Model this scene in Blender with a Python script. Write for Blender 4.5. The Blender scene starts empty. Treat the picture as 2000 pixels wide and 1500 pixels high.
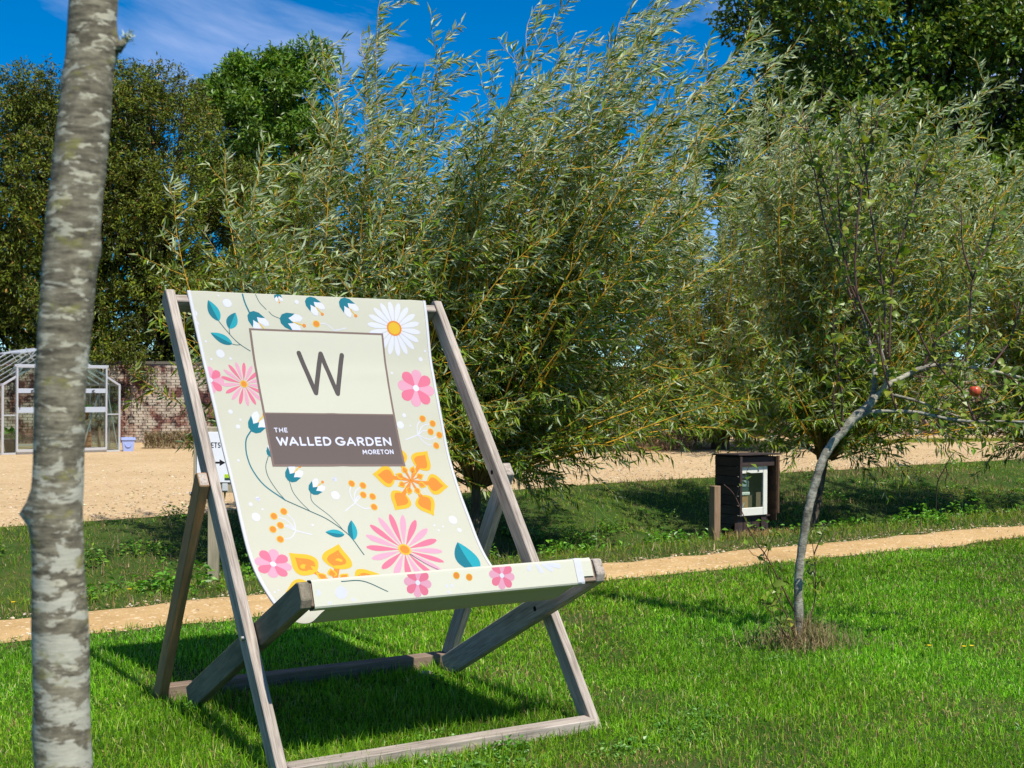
import bpy, bmesh, math, random
import numpy as np
from mathutils import Vector, Matrix, Quaternion
R = math.radians
SC = bpy.context.scene
COL = SC.collection
random.seed(7)
RNG = np.random.default_rng(11)
EYE = 1.608

# ------------------------------------------------------------------ camera, sky, sun, exposure
cam_d = bpy.data.cameras.new('camera'); cam = bpy.data.objects.new('camera', cam_d); COL.objects.link(cam)
cam_d.sensor_width = 36.0; cam_d.lens = 45.13; cam_d.clip_start = 0.05; cam_d.clip_end = 3000
cam.matrix_world = Matrix.Translation((0, 0, EYE)) @ Matrix.Rotation(R(90), 4, 'X') @ Matrix.Rotation(0.0058, 4, 'Z')
cam_d.dof.use_dof = True; cam_d.dof.focus_distance = 6.6; cam_d.dof.aperture_fstop = 13.0
SC.camera = cam
SUN = Vector((0.38, -0.52, 1.0)).normalized()
world = bpy.data.worlds.new('World'); SC.world = world; world.use_nodes = True
wn = world.node_tree.nodes; wl = world.node_tree.links; wn.clear()
def wnode(t, **k):
    n = wn.new(t)
    for a, b in k.items(): setattr(n, a, b)
    return n
sky = wnode('ShaderNodeTexSky', sky_type='NISHITA', sun_disc=False)
sky.sun_elevation = math.asin(SUN.z); sky.sun_rotation = math.atan2(SUN.x, SUN.y)
sky.air_density = 0.75; sky.dust_density = 0.05; sky.ozone_density = 3.0; sky.altitude = 900
hsv = wnode('ShaderNodeHueSaturation'); hsv.inputs['Saturation'].default_value = 1.9; hsv.inputs['Value'].default_value = 0.95
wl.new(sky.outputs[0], hsv.inputs['Color'])
wtc = wnode('ShaderNodeTexCoord'); wmap = wnode('ShaderNodeMapping'); wl.new(wtc.outputs['Generated'], wmap.inputs[0])
wmap.inputs['Location'].default_value = (3.33, 1.7, 2.3); wmap.inputs['Scale'].default_value = (1.0, 1.0, 2.2)
cn = wnode('ShaderNodeTexNoise'); cn.inputs['Scale'].default_value = 2.6; cn.inputs['Detail'].default_value = 8; cn.inputs['Roughness'].default_value = .55; cn.inputs['Distortion'].default_value = .5
wl.new(wmap.outputs[0], cn.inputs['Vector'])
cr = wnode('ShaderNodeValToRGB'); cr.color_ramp.elements[0].position = .50; cr.color_ramp.elements[1].position = .74
cr.color_ramp.elements[0].color = (0, 0, 0, 1); cr.color_ramp.elements[1].color = (.75, .75, .75, 1)
wl.new(cn.outputs['Fac'], cr.inputs[0])
cmx = wnode('ShaderNodeMixRGB'); cmx.inputs['Color2'].default_value = (6.4, 6.7, 8.4, 1)
wl.new(cr.outputs[0], cmx.inputs['Fac']); wl.new(hsv.outputs[0], cmx.inputs['Color1'])
bg = wnode('ShaderNodeBackground'); bg.inputs['Strength'].default_value = 0.10
wo = wnode('ShaderNodeOutputWorld'); wl.new(cmx.outputs[0], bg.inputs[0]); wl.new(bg.outputs[0], wo.inputs[0])
sun_d = bpy.data.lights.new('sun', 'SUN'); sun_d.energy = 4.2; sun_d.angle = R(0.53); sun_d.color = (1.0, 0.95, 0.87)
sun = bpy.data.objects.new('sun', sun_d); COL.objects.link(sun)
sun.rotation_euler = SUN.to_track_quat('Z', 'Y').to_euler(); sun.location = SUN * 30
SC.view_settings.view_transform = 'Standard'; SC.view_settings.look = 'None'
SC.view_settings.exposure = 0.62; SC.view_settings.gamma = 1.0; SC.view_settings.use_curve_mapping = False
SC.cycles.max_bounces = 6; SC.cycles.transparent_max_bounces = 12
SC.cycles.caustics_reflective = False; SC.cycles.caustics_refractive = False

# ------------------------------------------------------------------ helpers
def lin(r, g, b):
    f = lambda c: (c/255/12.92) if c/255 <= .04045 else ((c/255+.055)/1.055)**2.4
    return (f(r), f(g), f(b), 1.0)
class NT:
    def __init__(s, name):
        s.m = bpy.data.materials.new(name); s.m.use_nodes = True
        s.n = s.m.node_tree.nodes; s.l = s.m.node_tree.links; s.n.clear()
        s.out = s.n.new('ShaderNodeOutputMaterial')
    def new(s, t, **k):
        n = s.n.new(t)
        for a, b in k.items():
            if a.startswith('i_'): n.inputs[a[2:].replace('_', ' ')].default_value = b
            else: setattr(n, a, b)
        return n
    def ramp(s, fac, stops):
        n = s.n.new('ShaderNodeValToRGB'); e = n.color_ramp.elements
        while len(e) < len(stops): e.new(.5)
        for x, (p, c) in zip(e, stops): x.position = p; x.color = c if len(c) == 4 else (*c, 1)
        s.l.new(fac, n.inputs[0]); return n.outputs[0]
    def noise(s, vec, scale, detail=4, rough=.55, dist=0.):
        n = s.new('ShaderNodeTexNoise'); n.inputs['Scale'].default_value = scale; n.inputs['Detail'].default_value = detail
        n.inputs['Roughness'].default_value = rough; n.inputs['Distortion'].default_value = dist
        if vec is not None: s.l.new(vec, n.inputs['Vector'])
        return n.outputs['Fac']
    def mapped(s, scale=(1, 1, 1), loc=(0, 0, 0), rnd=False, coord='Object'):
        tc = s.new('ShaderNodeTexCoord'); mp = s.new('ShaderNodeMapping')
        mp.inputs['Scale'].default_value = scale; mp.inputs['Location'].default_value = loc
        v = tc.outputs[coord]
        if rnd:
            oi = s.new('ShaderNodeObjectInfo'); ml = s.new('ShaderNodeMath', operation='MULTIPLY'); ml.inputs[1].default_value = 37.
            s.l.new(oi.outputs['Random'], ml.inputs[0])
            ad = s.new('ShaderNodeVectorMath', operation='ADD'); s.l.new(v, ad.inputs[0]); s.l.new(ml.outputs[0], ad.inputs[1]); v = ad.outputs[0]
        s.l.new(v, mp.inputs[0]); return mp.outputs[0]
    def mix(s, fac, a, b, mode='MIX'):
        n = s.new('ShaderNodeMixRGB', blend_type=mode)
        for i, v in ((0, fac), (1, a), (2, b)):
            if isinstance(v, (int, float)): n.inputs[i].default_value = v
            elif isinstance(v, tuple): n.inputs[i].default_value = v if len(v) == 4 else (*v, 1)
            else: s.l.new(v, n.inputs[i])
        return n.outputs[0]
    def bump(s, h, strength=.3, dist=.01):
        n = s.new('ShaderNodeBump'); n.inputs['Strength'].default_value = strength; n.inputs['Distance'].default_value = dist
        s.l.new(h, n.inputs['Height']); return n.outputs[0]
    def pbr(s, col, rough=.7, spec=.3, normal=None, metal=0.):
        p = s.new('ShaderNodeBsdfPrincipled')
        if isinstance(col, tuple): p.inputs['Base Color'].default_value = col if len(col) == 4 else (*col, 1)
        else: s.l.new(col, p.inputs['Base Color'])
        if isinstance(rough, (int, float)): p.inputs['Roughness'].default_value = rough
        else: s.l.new(rough, p.inputs['Roughness'])
        p.inputs['Specular IOR Level'].default_value = spec; p.inputs['Metallic'].default_value = metal
        if normal is not None: s.l.new(normal, p.inputs['Normal'])
        return p.outputs[0]
    def fin(s, sh): s.l.new(sh, s.out.inputs[0]); return s.m

def plain(name, col, rough=.6, spec=.3, metal=0., var=.12, scale=30):
    t = NT(name); v = t.mapped(rnd=True)
    n = t.noise(v, scale)
    c = t.mix(n, tuple(max(0, x*(1-var)) for x in col[:3]), tuple(min(1, x*(1+var)) for x in col[:3]))
    return t.fin(t.pbr(c, rough, spec, t.bump(n, .08, .002), metal))

def leafmat(name, back=None, backmix=0., trans=.3, rough=.45, spec=.35):
    t = NT(name); a = t.new('ShaderNodeVertexColor', layer_name='col'); c = a.outputs['Color']
    if back:
        g = t.new('ShaderNodeNewGeometry'); f = t.new('ShaderNodeMath', operation='MULTIPLY'); f.inputs[1].default_value = backmix
        t.l.new(g.outputs['Backfacing'], f.inputs[0]); c = t.mix(f.outputs[0], c, back)
    p = t.pbr(c, rough, spec)
    tr = t.new('ShaderNodeBsdfTranslucent'); cc = t.mix(1.0, c, (1.25, 1.2, .55), 'MULTIPLY'); t.l.new(cc, tr.inputs[0])
    m = t.new('ShaderNodeMixShader'); m.inputs[0].default_value = trans; t.l.new(p, m.inputs[1]); t.l.new(tr.outputs[0], m.inputs[2])
    return t.fin(m.outputs[0])

def wood(name, stops, grain=1.0, rough=.8, bump=.35, stain=None, stainamt=.6):
    t = NT(name)
    v = t.mapped((1.3, 26*grain, 26*grain), rnd=True); n1 = t.noise(v, 3.0, 5, .6, .8)
    v2 = t.mapped((5, 150, 150), rnd=True); n2 = t.noise(v2, 2.0, 4, .6)
    v3 = t.mapped((1.5, 5, 5), rnd=True); n3 = t.noise(v3, 1.6, 4)
    f = t.mix(.38, n1, n2); f = t.mix(.25, f, n3)
    c = t.ramp(f, stops)
    vk = t.mapped((2.2, 13, 13), (.3, .4, .2), rnd=True); vo = t.new('ShaderNodeTexVoronoi'); vo.inputs['Scale'].default_value = 1.1; t.l.new(vk, vo.inputs['Vector'])
    k = t.ramp(vo.outputs['Distance'], [(0.06, (1, 1, 1)), (.17, (0, 0, 0))])
    c = t.mix(k, c, t.mix(.5, c, (.10, .06, .035)))
    if stain:
        vs = t.mapped((2.2, 7, 7), (4, 1, 2), rnd=True); ns = t.ramp(t.noise(vs, 1.5, 5, .6), [(.42, (0, 0, 0)), (.66, (stainamt,)*3)])
        c = t.mix(ns, c, stain)
    return t.fin(t.pbr(c, rough, .25, t.bump(f, bump, .004)))

def mesh_np(name, V, F, mats, parent=None, col=None, fmat=None, smooth=False, link=True):
    """V (n,3), F (m,k) or list of arrays with different k."""
    me = bpy.data.meshes.new(name); V = np.asarray(V, np.float32)
    Fs = F if isinstance(F, list) else [F]
    Fs = [np.asarray(f, np.int32) for f in Fs if len(f)]
    idx = np.concatenate([f.ravel() for f in Fs]); tot = np.concatenate([np.full(len(f), f.shape[1], np.int32) for f in Fs])
    st = np.concatenate([[0], np.cumsum(tot)[:-1]]).astype(np.int32)
    me.vertices.add(len(V)); me.vertices.foreach_set('co', V.ravel())
    me.loops.add(len(idx)); me.loops.foreach_set('vertex_index', idx)
    me.polygons.add(len(tot)); me.polygons.foreach_set('loop_start', st)
    if fmat is not None: me.polygons.foreach_set('material_index', np.asarray(fmat, np.int32))
    me.polygons.foreach_set('use_smooth', np.full(len(tot), bool(smooth)))
    if col is not None:
        at = me.color_attributes.new('col', 'FLOAT_COLOR', 'POINT')
        c4 = np.ones((len(V), 4), np.float32); c4[:, :3] = col; at.data.foreach_set('color', c4.ravel())
    me.update(calc_edges=True)
    for m in (mats if isinstance(mats, (list, tuple)) else [mats]): me.materials.append(m)
    o = bpy.data.objects.new(name, me)
    COL.objects.link(o)
    if parent is not None: o.parent = parent
    return o
class MB:
    """collects polygons with a material slot each; build() links ONE mesh object"""
    def __init__(s): s.v = []; s.f = []; s.m = []
    def add(s, vs, fs, mi=0):
        b = len(s.v); s.v += [tuple(v) for v in vs]; s.f += [tuple(i+b for i in f) for f in fs]; s.m += [mi]*len(fs)
    def box(s, c, d, mi=0, M=None):
        x, y, z = [k/2 for k in d]; c = Vector(c)
        vs = [c+Vector((a*x, b*y, e*z)) for a in (-1, 1) for b in (-1, 1) for e in (-1, 1)]
        if M is not None: vs = [M @ v for v in vs]
        s.add(vs, [(0, 1, 3, 2), (4, 6, 7, 5), (0, 4, 5, 1), (2, 3, 7, 6), (0, 2, 6, 4), (1, 5, 7, 3)], mi)
    def tube(s, pts, rads, n=6, mi=0, cap=True):
        pts = [Vector(p) for p in pts]; rings = []; prev = None
        for i, p in enumerate(pts):
            t = (pts[min(i+1, len(pts)-1)] - pts[max(i-1, 0)])
            t = t.normalized() if t.length > 1e-9 else Vector((0, 0, 1))
            if prev is None: a = t.orthogonal().normalized()
            else:
                a = prev - t*prev.dot(t); a = a.normalized() if a.length > 1e-6 else t.orthogonal().normalized()
            prev = a; b = t.cross(a); r = rads[i] if hasattr(rads, '__len__') else rads
            rings.append([p + (a*math.cos(2*math.pi*k/n) + b*math.sin(2*math.pi*k/n))*r for k in range(n)])
        vs = [v for r in rings for v in r]; fs = []
        for i in range(len(pts)-1):
            for k in range(n):
                k2 = (k+1) % n; fs.append((i*n+k, i*n+k2, (i+1)*n+k2, (i+1)*n+k))
        if cap: fs.append(tuple(range(n))[::-1]); fs.append(tuple((len(pts)-1)*n+k for k in range(n)))
        s.add(vs, fs, mi)
    def build(s, name, mats, parent=None, bevel=0., smooth=False, mat4=None):
        me = bpy.data.meshes.new(name); me.from_pydata(s.v, [], s.f)
        for m in (mats if isinstance(mats, (list, tuple)) else [mats]): me.materials.append(m)
        me.polygons.foreach_set('material_index', s.m)
        if bevel > 0:
            bm = bmesh.new(); bm.from_mesh(me); bmesh.ops.recalc_face_normals(bm, faces=bm.faces)
            bmesh.ops.bevel(bm, geom=list(bm.edges), offset=bevel, segments=1, affect='EDGES', profile=.5, clamp_overlap=True)
            bm.to_mesh(me); bm.free()
        elif len(s.f) < 3000:
            bm = bmesh.new(); bm.from_mesh(me); bmesh.ops.recalc_face_normals(bm, faces=bm.faces); bm.to_mesh(me); bm.free()
        if smooth: me.polygons.foreach_set('use_smooth', [True]*len(me.polygons))
        o = bpy.data.objects.new(name, me); COL.objects.link(o)
        if parent is not None: o.parent = parent
        if mat4 is not None: o.matrix_local = mat4
        return o
def tag(o, label=None, cat=None, group=None, kind=None):
    if label: o['label'] = label
    if cat: o['category'] = cat
    if group: o['group'] = group
    if kind: o['kind'] = kind
    return o
def empty(name, loc=(0, 0, 0), rz=0., label=None, cat=None, group=None):
    o = bpy.data.objects.new(name, None); COL.objects.link(o); o.location = loc; o.rotation_euler = (0, 0, rz); o.empty_display_size = .1
    return tag(o, label, cat, group)
def unit(a): return a/np.maximum(np.linalg.norm(a, axis=-1, keepdims=True), 1e-9)
def leaves(P, D, N, Ln, W, fold=.25, at=.42, droop=0.):
    """folded two-triangle leaves: P base, D direction, N face normal"""
    D = unit(D); S = unit(np.cross(D, N)); N = np.cross(S, D); Ln = Ln[:, None]; W = W[:, None]
    mid = P + D*Ln*at
    V = np.stack([P, mid+S*W*.5+N*W*fold, P+D*Ln-N*Ln*droop, mid-S*W*.5+N*W*fold], 1)
    n = len(P); b = np.arange(n)[:, None]*4
    return V.reshape(-1, 3), np.concatenate([b+[[0, 1, 2]], b+[[0, 2, 3]]], 0)
def leafcol(n, pal, rng, jit=.18, per=4):
    pal = np.asarray(pal, float); w = pal[:, 3]/pal[:, 3].sum(); i = rng.choice(len(pal), n, p=w)
    c = pal[i, :3]*(1+rng.normal(0, jit, (n, 1)))*(1+rng.normal(0, jit*.35, (n, 3)))
    return np.repeat(np.clip(c, 0.003, 1), per, 0)
def vnoise(x, y, seed=0):
    """cheap smooth value noise, numpy"""
    xi = np.floor(x).astype(int); yi = np.floor(y).astype(int); fx = x-xi; fy = y-yi
    fx = fx*fx*(3-2*fx); fy = fy*fy*(3-2*fy)
    def h(a, b):
        n = (a*374761393 + b*668265263 + seed*144665) & 0x7fffffff
        n = ((n ^ (n >> 13))*1274126177) & 0x7fffffff
        return ((n ^ (n >> 16)) & 0xffff)/65535.
    return (h(xi, yi)*(1-fx)+h(xi+1, yi)*fx)*(1-fy)+(h(xi, yi+1)*(1-fx)+h(xi+1, yi+1)*fx)*fy

# ------------------------------------------------------------------ site layout: u along the path, v across it
CA, SA = math.cos(R(34)), math.sin(R(34))
def uv_of(x, y): return CA*x+SA*y, -SA*x+CA*y
def xy_of(u, v): return CA*u-SA*v, SA*u+CA*v
def path_near(u): return 8.27 + .10*(vnoise(u*1.1, u*0+3.3, 1)-.5) + .14*(vnoise(u*3.1, u*0+.3, 2)-.5)
def path_far(u): return 9.12 + .22*(vnoise(u*.9, u*0+5.3, 3)-.5) + .16*(vnoise(u*3.4, u*0+.3, 4)-.5)
def yard_near(u): return np.interp(u, [-6, 3.2, 11.9, 25.6, 40], [14.1, 14.75, 16.25, 17.4, 18.5]) + .2*(vnoise(u*1.3, u*0+9.1, 5)-.5)
def height(x, y):
    u, v = uv_of(x, y)
    v0 = 9.85 + .25*(vnoise(u*.7, u*0+2.2, 6)-.5); v1 = np.interp(u, [-6, 3.2, 11.9, 25.6, 40], [13.8, 14.45, 15.95, 17.1, 18.2])
    t = np.clip((v-v0)/(v1-v0), 0, 1)
    d = np.interp(t, [0, .12, .3, .42, .62, .85, 1], [0, -.22, -.52, -.55, -.33, -.06, 0])
    lump = (vnoise(x*1.3, y*1.3, 7)-.5)*.26*np.clip(1-np.abs(t-.55)/.4, 0, 1) + (vnoise(x*3.1, y*3.1, 8)-.5)*.13*np.clip(1-np.abs(t-.5)/.45, 0, 1)
    lawn = (vnoise(x*.9, y*.9, 9)-.5)*.025*np.clip((8.1-v)/1.5, 0, 1)*np.clip((y-2.)/2., 0, 1)
    return d + lump + np.where(v < 8.2, lawn*.6-.004, 0)

# ------------------------------------------------------------------ materials
M = {}
M['grey_wood'] = wood('weathered_grey_wood', [(.30, lin(84, 76, 69)), (.43, lin(136, 125, 114)), (.56, lin(174, 162, 149)), (.72, lin(198, 187, 173))], 1., .85, .5)
M['green_wood'] = wood('algae_stained_wood', [(.3, lin(88, 82, 70)), (.5, lin(125, 115, 98)), (.72, lin(150, 138, 118))], 1., .85, .35, lin(66, 74, 58), .75)
M['brown_wood'] = wood('brown_timber', [(.3, lin(130, 94, 60)), (.5, lin(168, 124, 82)), (.72, lin(190, 148, 104))], 1., .85, .35, lin(78, 84, 66), .5)
M['dull_wood'] = wood('dull_brown_timber', [(.3, lin(84, 70, 58)), (.5, lin(124, 106, 90)), (.72, lin(160, 140, 120))], 1., .85, .4)
M['stake_wood'] = wood('brown_stake_wood', [(.3, lin(96, 76, 58)), (.5, lin(134, 108, 84)), (.72, lin(166, 138, 108))], 1., .85, .4)
M['pale_wood'] = wood('pale_post_wood', [(.3, lin(120, 110, 92)), (.5, lin(160, 148, 124)), (.72, lin(184, 172, 146))], 1., .85, .35, lin(110, 112, 84), .4)
M['black_wood'] = wood('black_stained_boards', [(.3, lin(32, 26, 27)), (.5, lin(54, 45, 44)), (.72, lin(84, 70, 64))], 1., .7, .5, lin(84, 62, 46), .25)
M['bolt'] = plain('zinc_bolt', (.45, .46, .48), .35, .5, 1.)
M['hole'] = plain('dark_hole', (.012, .011, .010), .9, .05)
def cloth(name, col, trans=.12):
    t = NT(name); v = t.mapped((1, 1, 1)); n = t.noise(v, 3.2, 4, .5); w = t.noise(t.mapped((900, 900, 900)), 1., 1)
    c = t.mix(n, tuple(x*.965 for x in col[:3]), tuple(min(1, x*1.02) for x in col[:3]))
    h = t.mix(.12, n, w)
    p = t.pbr(c, .8, .12, t.bump(h, .35, .01)); tr = t.new('ShaderNodeBsdfTranslucent'); t.l.new(c, tr.inputs[0])
    m = t.new('ShaderNodeMixShader'); m.inputs[0].default_value = trans; t.l.new(p, m.inputs[1]); t.l.new(tr.outputs[0], m.inputs[2])
    return t.fin(m.outputs[0])
M['canvas'] = cloth('cream_canvas', (.475, .468, .376))
M['canvas_on_bar'] = cloth('brightened_canvas_on_bar', (.515, .505, .405), 0.)  # same canvas made lighter: brightness put into colour for the dimmer sleeve front
M['hem'] = cloth('white_hem', (.58, .585, .60))
INK = dict(white=(.52, .53, .62), teal=(.012, .135, .175), teal2=(.018, .26, .31), stem=(.035, .10, .105), pink=(.54, .135, .205), pink2=(.54, .265, .345),
           orange=(.54, .19, .032), yellow=(.54, .345, .03), brown=(.112, .088, .080), frame=(.17, .122, .105), cream=(.475, .47, .378), grey=(.080, .069, .066), dirt=(.32, .31, .235))
INKS = list(INK)
INKM = []
for k in INKS: INKM.append(cloth('ink_'+k, INK[k], .05))
# ------------------------------------------------------------------ ground, path, yard
def ground_mat():
    t = NT('soil_and_turf'); v = t.mapped((1, 1, 1))
    a = t.noise(v, 1.1, 5, .6); b = t.noise(v, 14, 5, .65); c = t.noise(v, 70, 3, .6)
    f = t.mix(.5, a, b); f = t.mix(.35, f, c)
    col = t.ramp(f, [(.34, (.018, .045, .006)), (.50, (.035, .075, .010)), (.60, (.075, .080, .025)), (.72, (.15, .115, .06))])
    return t.fin(t.pbr(col, .95, .1, t.bump(f, .6, .03)))
def gravel_mat(name, cols, peb=38):
    t = NT(name); v = t.mapped((1, 1, 1)); vs = t.mapped((1, 1.0, 1), (0, 0, 0))
    big = t.noise(v, .55, 4, .6); mid = t.noise(v, 5, 5, .65); fine = t.noise(v, 55, 3, .7)
    vo = t.new('ShaderNodeTexVoronoi'); vo.inputs['Scale'].default_value = peb; t.l.new(vs, vo.inputs['Vector'])
    f = t.mix(.45, big, mid); f = t.mix(.42, f, fine)
    c = t.ramp(f, [(.34, cols[0]), (.5, cols[1]), (.64, cols[2])])
    s = t.ramp(vo.outputs['Color'], [(.80, (0, 0, 0)), (.86, (.7, .7, .7))])
    c = t.mix(s, c, cols[3])
    h = t.mix(.5, vo.outputs['Distance'], fine)
    return t.fin(t.pbr(c, .95, .1, t.bump(h, .55, .012)))
M['ground'] = ground_mat()
M['yard'] = gravel_mat('pale_hoggin_gravel', [(.36, .245, .125), (.475, .335, .18), (.56, .415, .245), (.68, .57, .40)], 30)
M['path'] = gravel_mat('ochre_path_gravel', [(.33, .205, .085), (.48, .315, .14), (.57, .40, .205), (.70, .57, .38)], 45)
gx = np.concatenate([-np.geomspace(900, 16.5, 16), np.arange(-16, 22.01, .25), np.geomspace(22.6, 900, 16)])
gy = np.concatenate([-np.geomspace(700, 1.5, 12), np.arange(-1, 30.01, .25), np.geomspace(30.8, 1200, 18)])
GX, GY = np.meshgrid(gx, gy); GZ = height(GX, GY)
GZ = np.where((GX > -16) & (GX < 22) & (GY > 0) & (GY < 30), GZ, np.minimum(GZ, 0.))
nx, ny = len(gx), len(gy); ii = np.arange(nx*ny).reshape(ny, nx)
F = np.stack([ii[:-1, :-1], ii[:-1, 1:], ii[1:, 1:], ii[1:, :-1]], -1).reshape(-1, 4)
tag(mesh_np('ground', np.stack([GX, GY, GZ], -1).reshape(-1, 3), F, M['ground'], smooth=True), kind='structure')
def strip(name, us, lo, hi, zoff, mat, nv=6, seed=0):
    V = []
    for k in range(nv+1):
        v = lo+(hi-lo)*k/nv; x, y = xy_of(us, v)
        z = height(x, y)*(1 if k in (0, nv) else .3) + zoff + (0 if k in (0, nv) else .012)*(vnoise(us*2, us*0+k, seed)-.3)
        if k in (0, nv): z = z-.012
        V.append(np.stack([x, y, z], -1))
    V = np.stack(V); n = len(us); ii = np.arange(V.shape[0]*n).reshape(-1, n)
    F = np.stack([ii[:-1, :-1], ii[:-1, 1:], ii[1:, 1:], ii[1:, :-1]], -1).reshape(-1, 4)
    return tag(mesh_np(name, V.reshape(-1, 3), F, mat, smooth=True), kind='structure')
us = np.arange(-14, 34, .08)
strip('gravel_path', us, path_near(us), path_far(us), .016, M['path'], 8, 21)
us = np.arange(-30, 60, .12)
strip('gravel_yard', us, yard_near(us), yard_near(us)+34, .018, M['yard'], 14, 22)

# ------------------------------------------------------------------ giant deckchair
CHX, CHY, CHR = -0.243, 5.595, 0.5487
CL = empty('giant_deckchair', (CHX, CHY, 0), CHR, 'giant weathered wooden deckchair with a flowery cream canvas sling, standing on the lawn', 'deckchair')
def beam(name, poly, x0, x1, mat, axis, parent=CL, bevel=.004, label=None, capm=None):
    """side profile poly in chair (y,z), extruded from x0 to x1; local X runs along the grain"""
    ax = Vector((0, axis[0], axis[1])).normalized() if len(axis) == 2 else Vector(axis).normalized()
    if len(axis) == 2: sx = Vector((1, 0, 0)); up = ax.cross(sx)
    else: sx = Vector((0, 0, 1)); up = ax.cross(sx)
    cen = Vector(((x0+x1)/2, sum(p[0] for p in poly)/len(poly), sum(p[1] for p in poly)/len(poly)))
    Mx = Matrix((ax, sx, up)).transposed().to_4x4(); Mx.translation = cen; inv = Mx.inverted()
    n = len(poly); vs = [inv @ Vector((x, y, z)) for x in (x0, x1) for y, z in poly]
    fs = [tuple(range(n)), tuple(range(n, 2*n))[::-1]] + [(i, n+i, n+(i+1) % n, (i+1) % n) for i in range(n)]
    b = MB(); b.add(vs, fs)
    if capm: b.m[2] = b.m[3] = 1
    o = b.build(name, [mat, capm] if capm else mat, parent, bevel, mat4=Mx)
    if label: o['label'] = label
    return o
PA = [(-.008, -.02), (1.628, 2.084), (1.662, 2.078), (1.700, 2.025), (.106, -.02)]
for x0, x1 in ((-.8, -.753), (.753, .8)): beam('frame_post', PA, x0, x1, M['grey_wood'], (1.628, 2.084))
PC = [(.893, 1.130), (.939, 1.188), (.972, 1.180), (1.640, .02), (1.615, -.02), (1.556, -.02)]
beam('prop_leg', PC, -.851, -.804, M['brown_wood'], (.499, -.866), label='brown prop leg stained green with algae', capm=M['grey_wood'])
beam('prop_leg', PC, .804, .851, M['grey_wood'], (.499, -.866))
PB = [(1.372, -.025), (-.072, .700), (-.082, .739), (-.047, .801), (-.020, .801), (1.425, .084)]
beam('seat_rail', PB, -.7466, -.6996, M['green_wood'], (-.896, .444), label='green algae-stained seat rail')
beam('seat_rail', PB, .6996, .7466, M['grey_wood'], (-.896, .444))
beam('front_bar', [(.0, -.02), (.0, .046), (.092, .046), (.092, -.02)], -.7525, .7525, M['grey_wood'], (1, 0, 0))
beam('rear_bar', [(1.520, -.01), (1.520, .071), (1.612, .071), (1.612, -.01)], -.8035, .8035, M['dull_wood'], (1, 0, 0))
NB = Vector((0, .788, -.616)); TB = Vector((0, .616, .788))
def ab(a, b): p = Vector((0, 1.628, 2.084)) - TB*a + NB*b; return (p.y, p.z)
beam('top_bar', [ab(.022, .012), ab(.068, .012), ab(.068, .100), ab(.022, .100)], -.7525, .7525, M['grey_wood'], (1, 0, 0))
beam('seat_bar', [(-.041, .796), (-.078, .707), (-.034, .690), (.002, .779)], -.699, .699, M['dull_wood'], (1, 0, 0))
def disc(name, c, ax, r, h, mat, n=14):
    b = MB(); ax = Vector(ax).normalized(); b.tube([Vector(c), Vector(c)+ax*h], [r, r], n); return b.build(name, mat, CL)
disc('bolt_hole', (.753, .965, 1.139), (-1, 0, 0), .0125, .0012, M['hole'])
disc('bolt_hole', (.6996, .450, .498), (-1, 0, 0), .013, .0012, M['hole'])
disc('bolt', (-.8, .440, .501), (-1, 0, 0), .011, .012, M['bolt'])
disc('bolt', (-.851, 1.02, 1.085), (-1, 0, 0), .009, .008, M['bolt'])

# --- sling
PROF = np.array([(1.700, 2.022), (1.650, 2.069), (1.620, 2.080), (1.588, 2.010), (1.53, 1.87), (1.46, 1.69), (1.35, 1.475), (1.24, 1.27), (1.15, 1.13), (1.056, 1.0), (.96, .885), (.87, .79), (.76, .705), (.62, .635), (.45, .585), (.30, .575), (.15, .6), (.03, .66), (-.035, .690)])
def catmull(P, n=14):
    out = []; Q = np.vstack([2*P[0]-P[1], P, 2*P[-1]-P[-2]])
    for i in range(1, len(Q)-2):
        for t in np.linspace(0, 1, n, endpoint=False):
            a, b, c, d = Q[i-1:i+3]; out.append(.5*((2*b)+(-a+c)*t+(2*a-5*b+4*c-d)*t*t+(-a+3*b-3*c+d)*t**3))
    out.append(P[-1]); return np.array(out)
PD = np.vstack([PROF[:2], catmull(PROF[2:])])
PS = np.concatenate([[0], np.cumsum(np.hypot(*np.diff(PD, axis=0).T))]); PS -= PS[2]
PT = np.gradient(PD, PS, axis=0); PT /= np.linalg.norm(PT, axis=1)[:, None]
def surf(x, s, off=0.):
    x = np.asarray(x, float); s = np.asarray(s, float)
    y = np.interp(s, PS, PD[:, 0]); z = np.interp(s, PS, PD[:, 1]); ty = np.interp(s, PS, PT[:, 0]); tz = np.interp(s, PS, PT[:, 1])
    w = np.interp(z, [.55, .71, 1.0, 1.475, 1.88, 2.07], [.615, .62, .624, .643, .674, .69])/.69*np.where(x < 0, 1-.021*np.exp(-((z-1.25)/.45)**2), 1)
    # soft ripples: the canvas puckers at its edges and carries an old fold down the middle and across
    e = np.abs(x)/.69
    rip = .006*np.sin(s*9+x*3)*e**4*np.clip(s/.3, 0, 1)*np.clip((2.1-s)/.4, 0, 1) + .0032*np.exp(-((x+.012*s)/.035)**2)*np.clip(s*3, 0, 1) + .0022*np.exp(-((s-.46)/.04)**2) + .003*np.exp(-((np.abs(x)-.60)/.05)**2)*np.exp(-(s/.25)**2)
    off = off+rip
    return np.stack([x*w, y+tz*off, z-ty*off], -1)
sx = np.linspace(-.684, .684, 139); ss = PS
X, Sg = np.meshgrid(sx, ss); V = surf(X, Sg).reshape(-1, 3)
ii = np.arange(len(V)).reshape(len(ss), -1); Fq = np.stack([ii[:-1, :-1], ii[1:, :-1], ii[1:, 1:], ii[:-1, 1:]], -1).reshape(-1, 4)
sling = mesh_np('sling', V, Fq, M['canvas'], CL, smooth=True)
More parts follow.
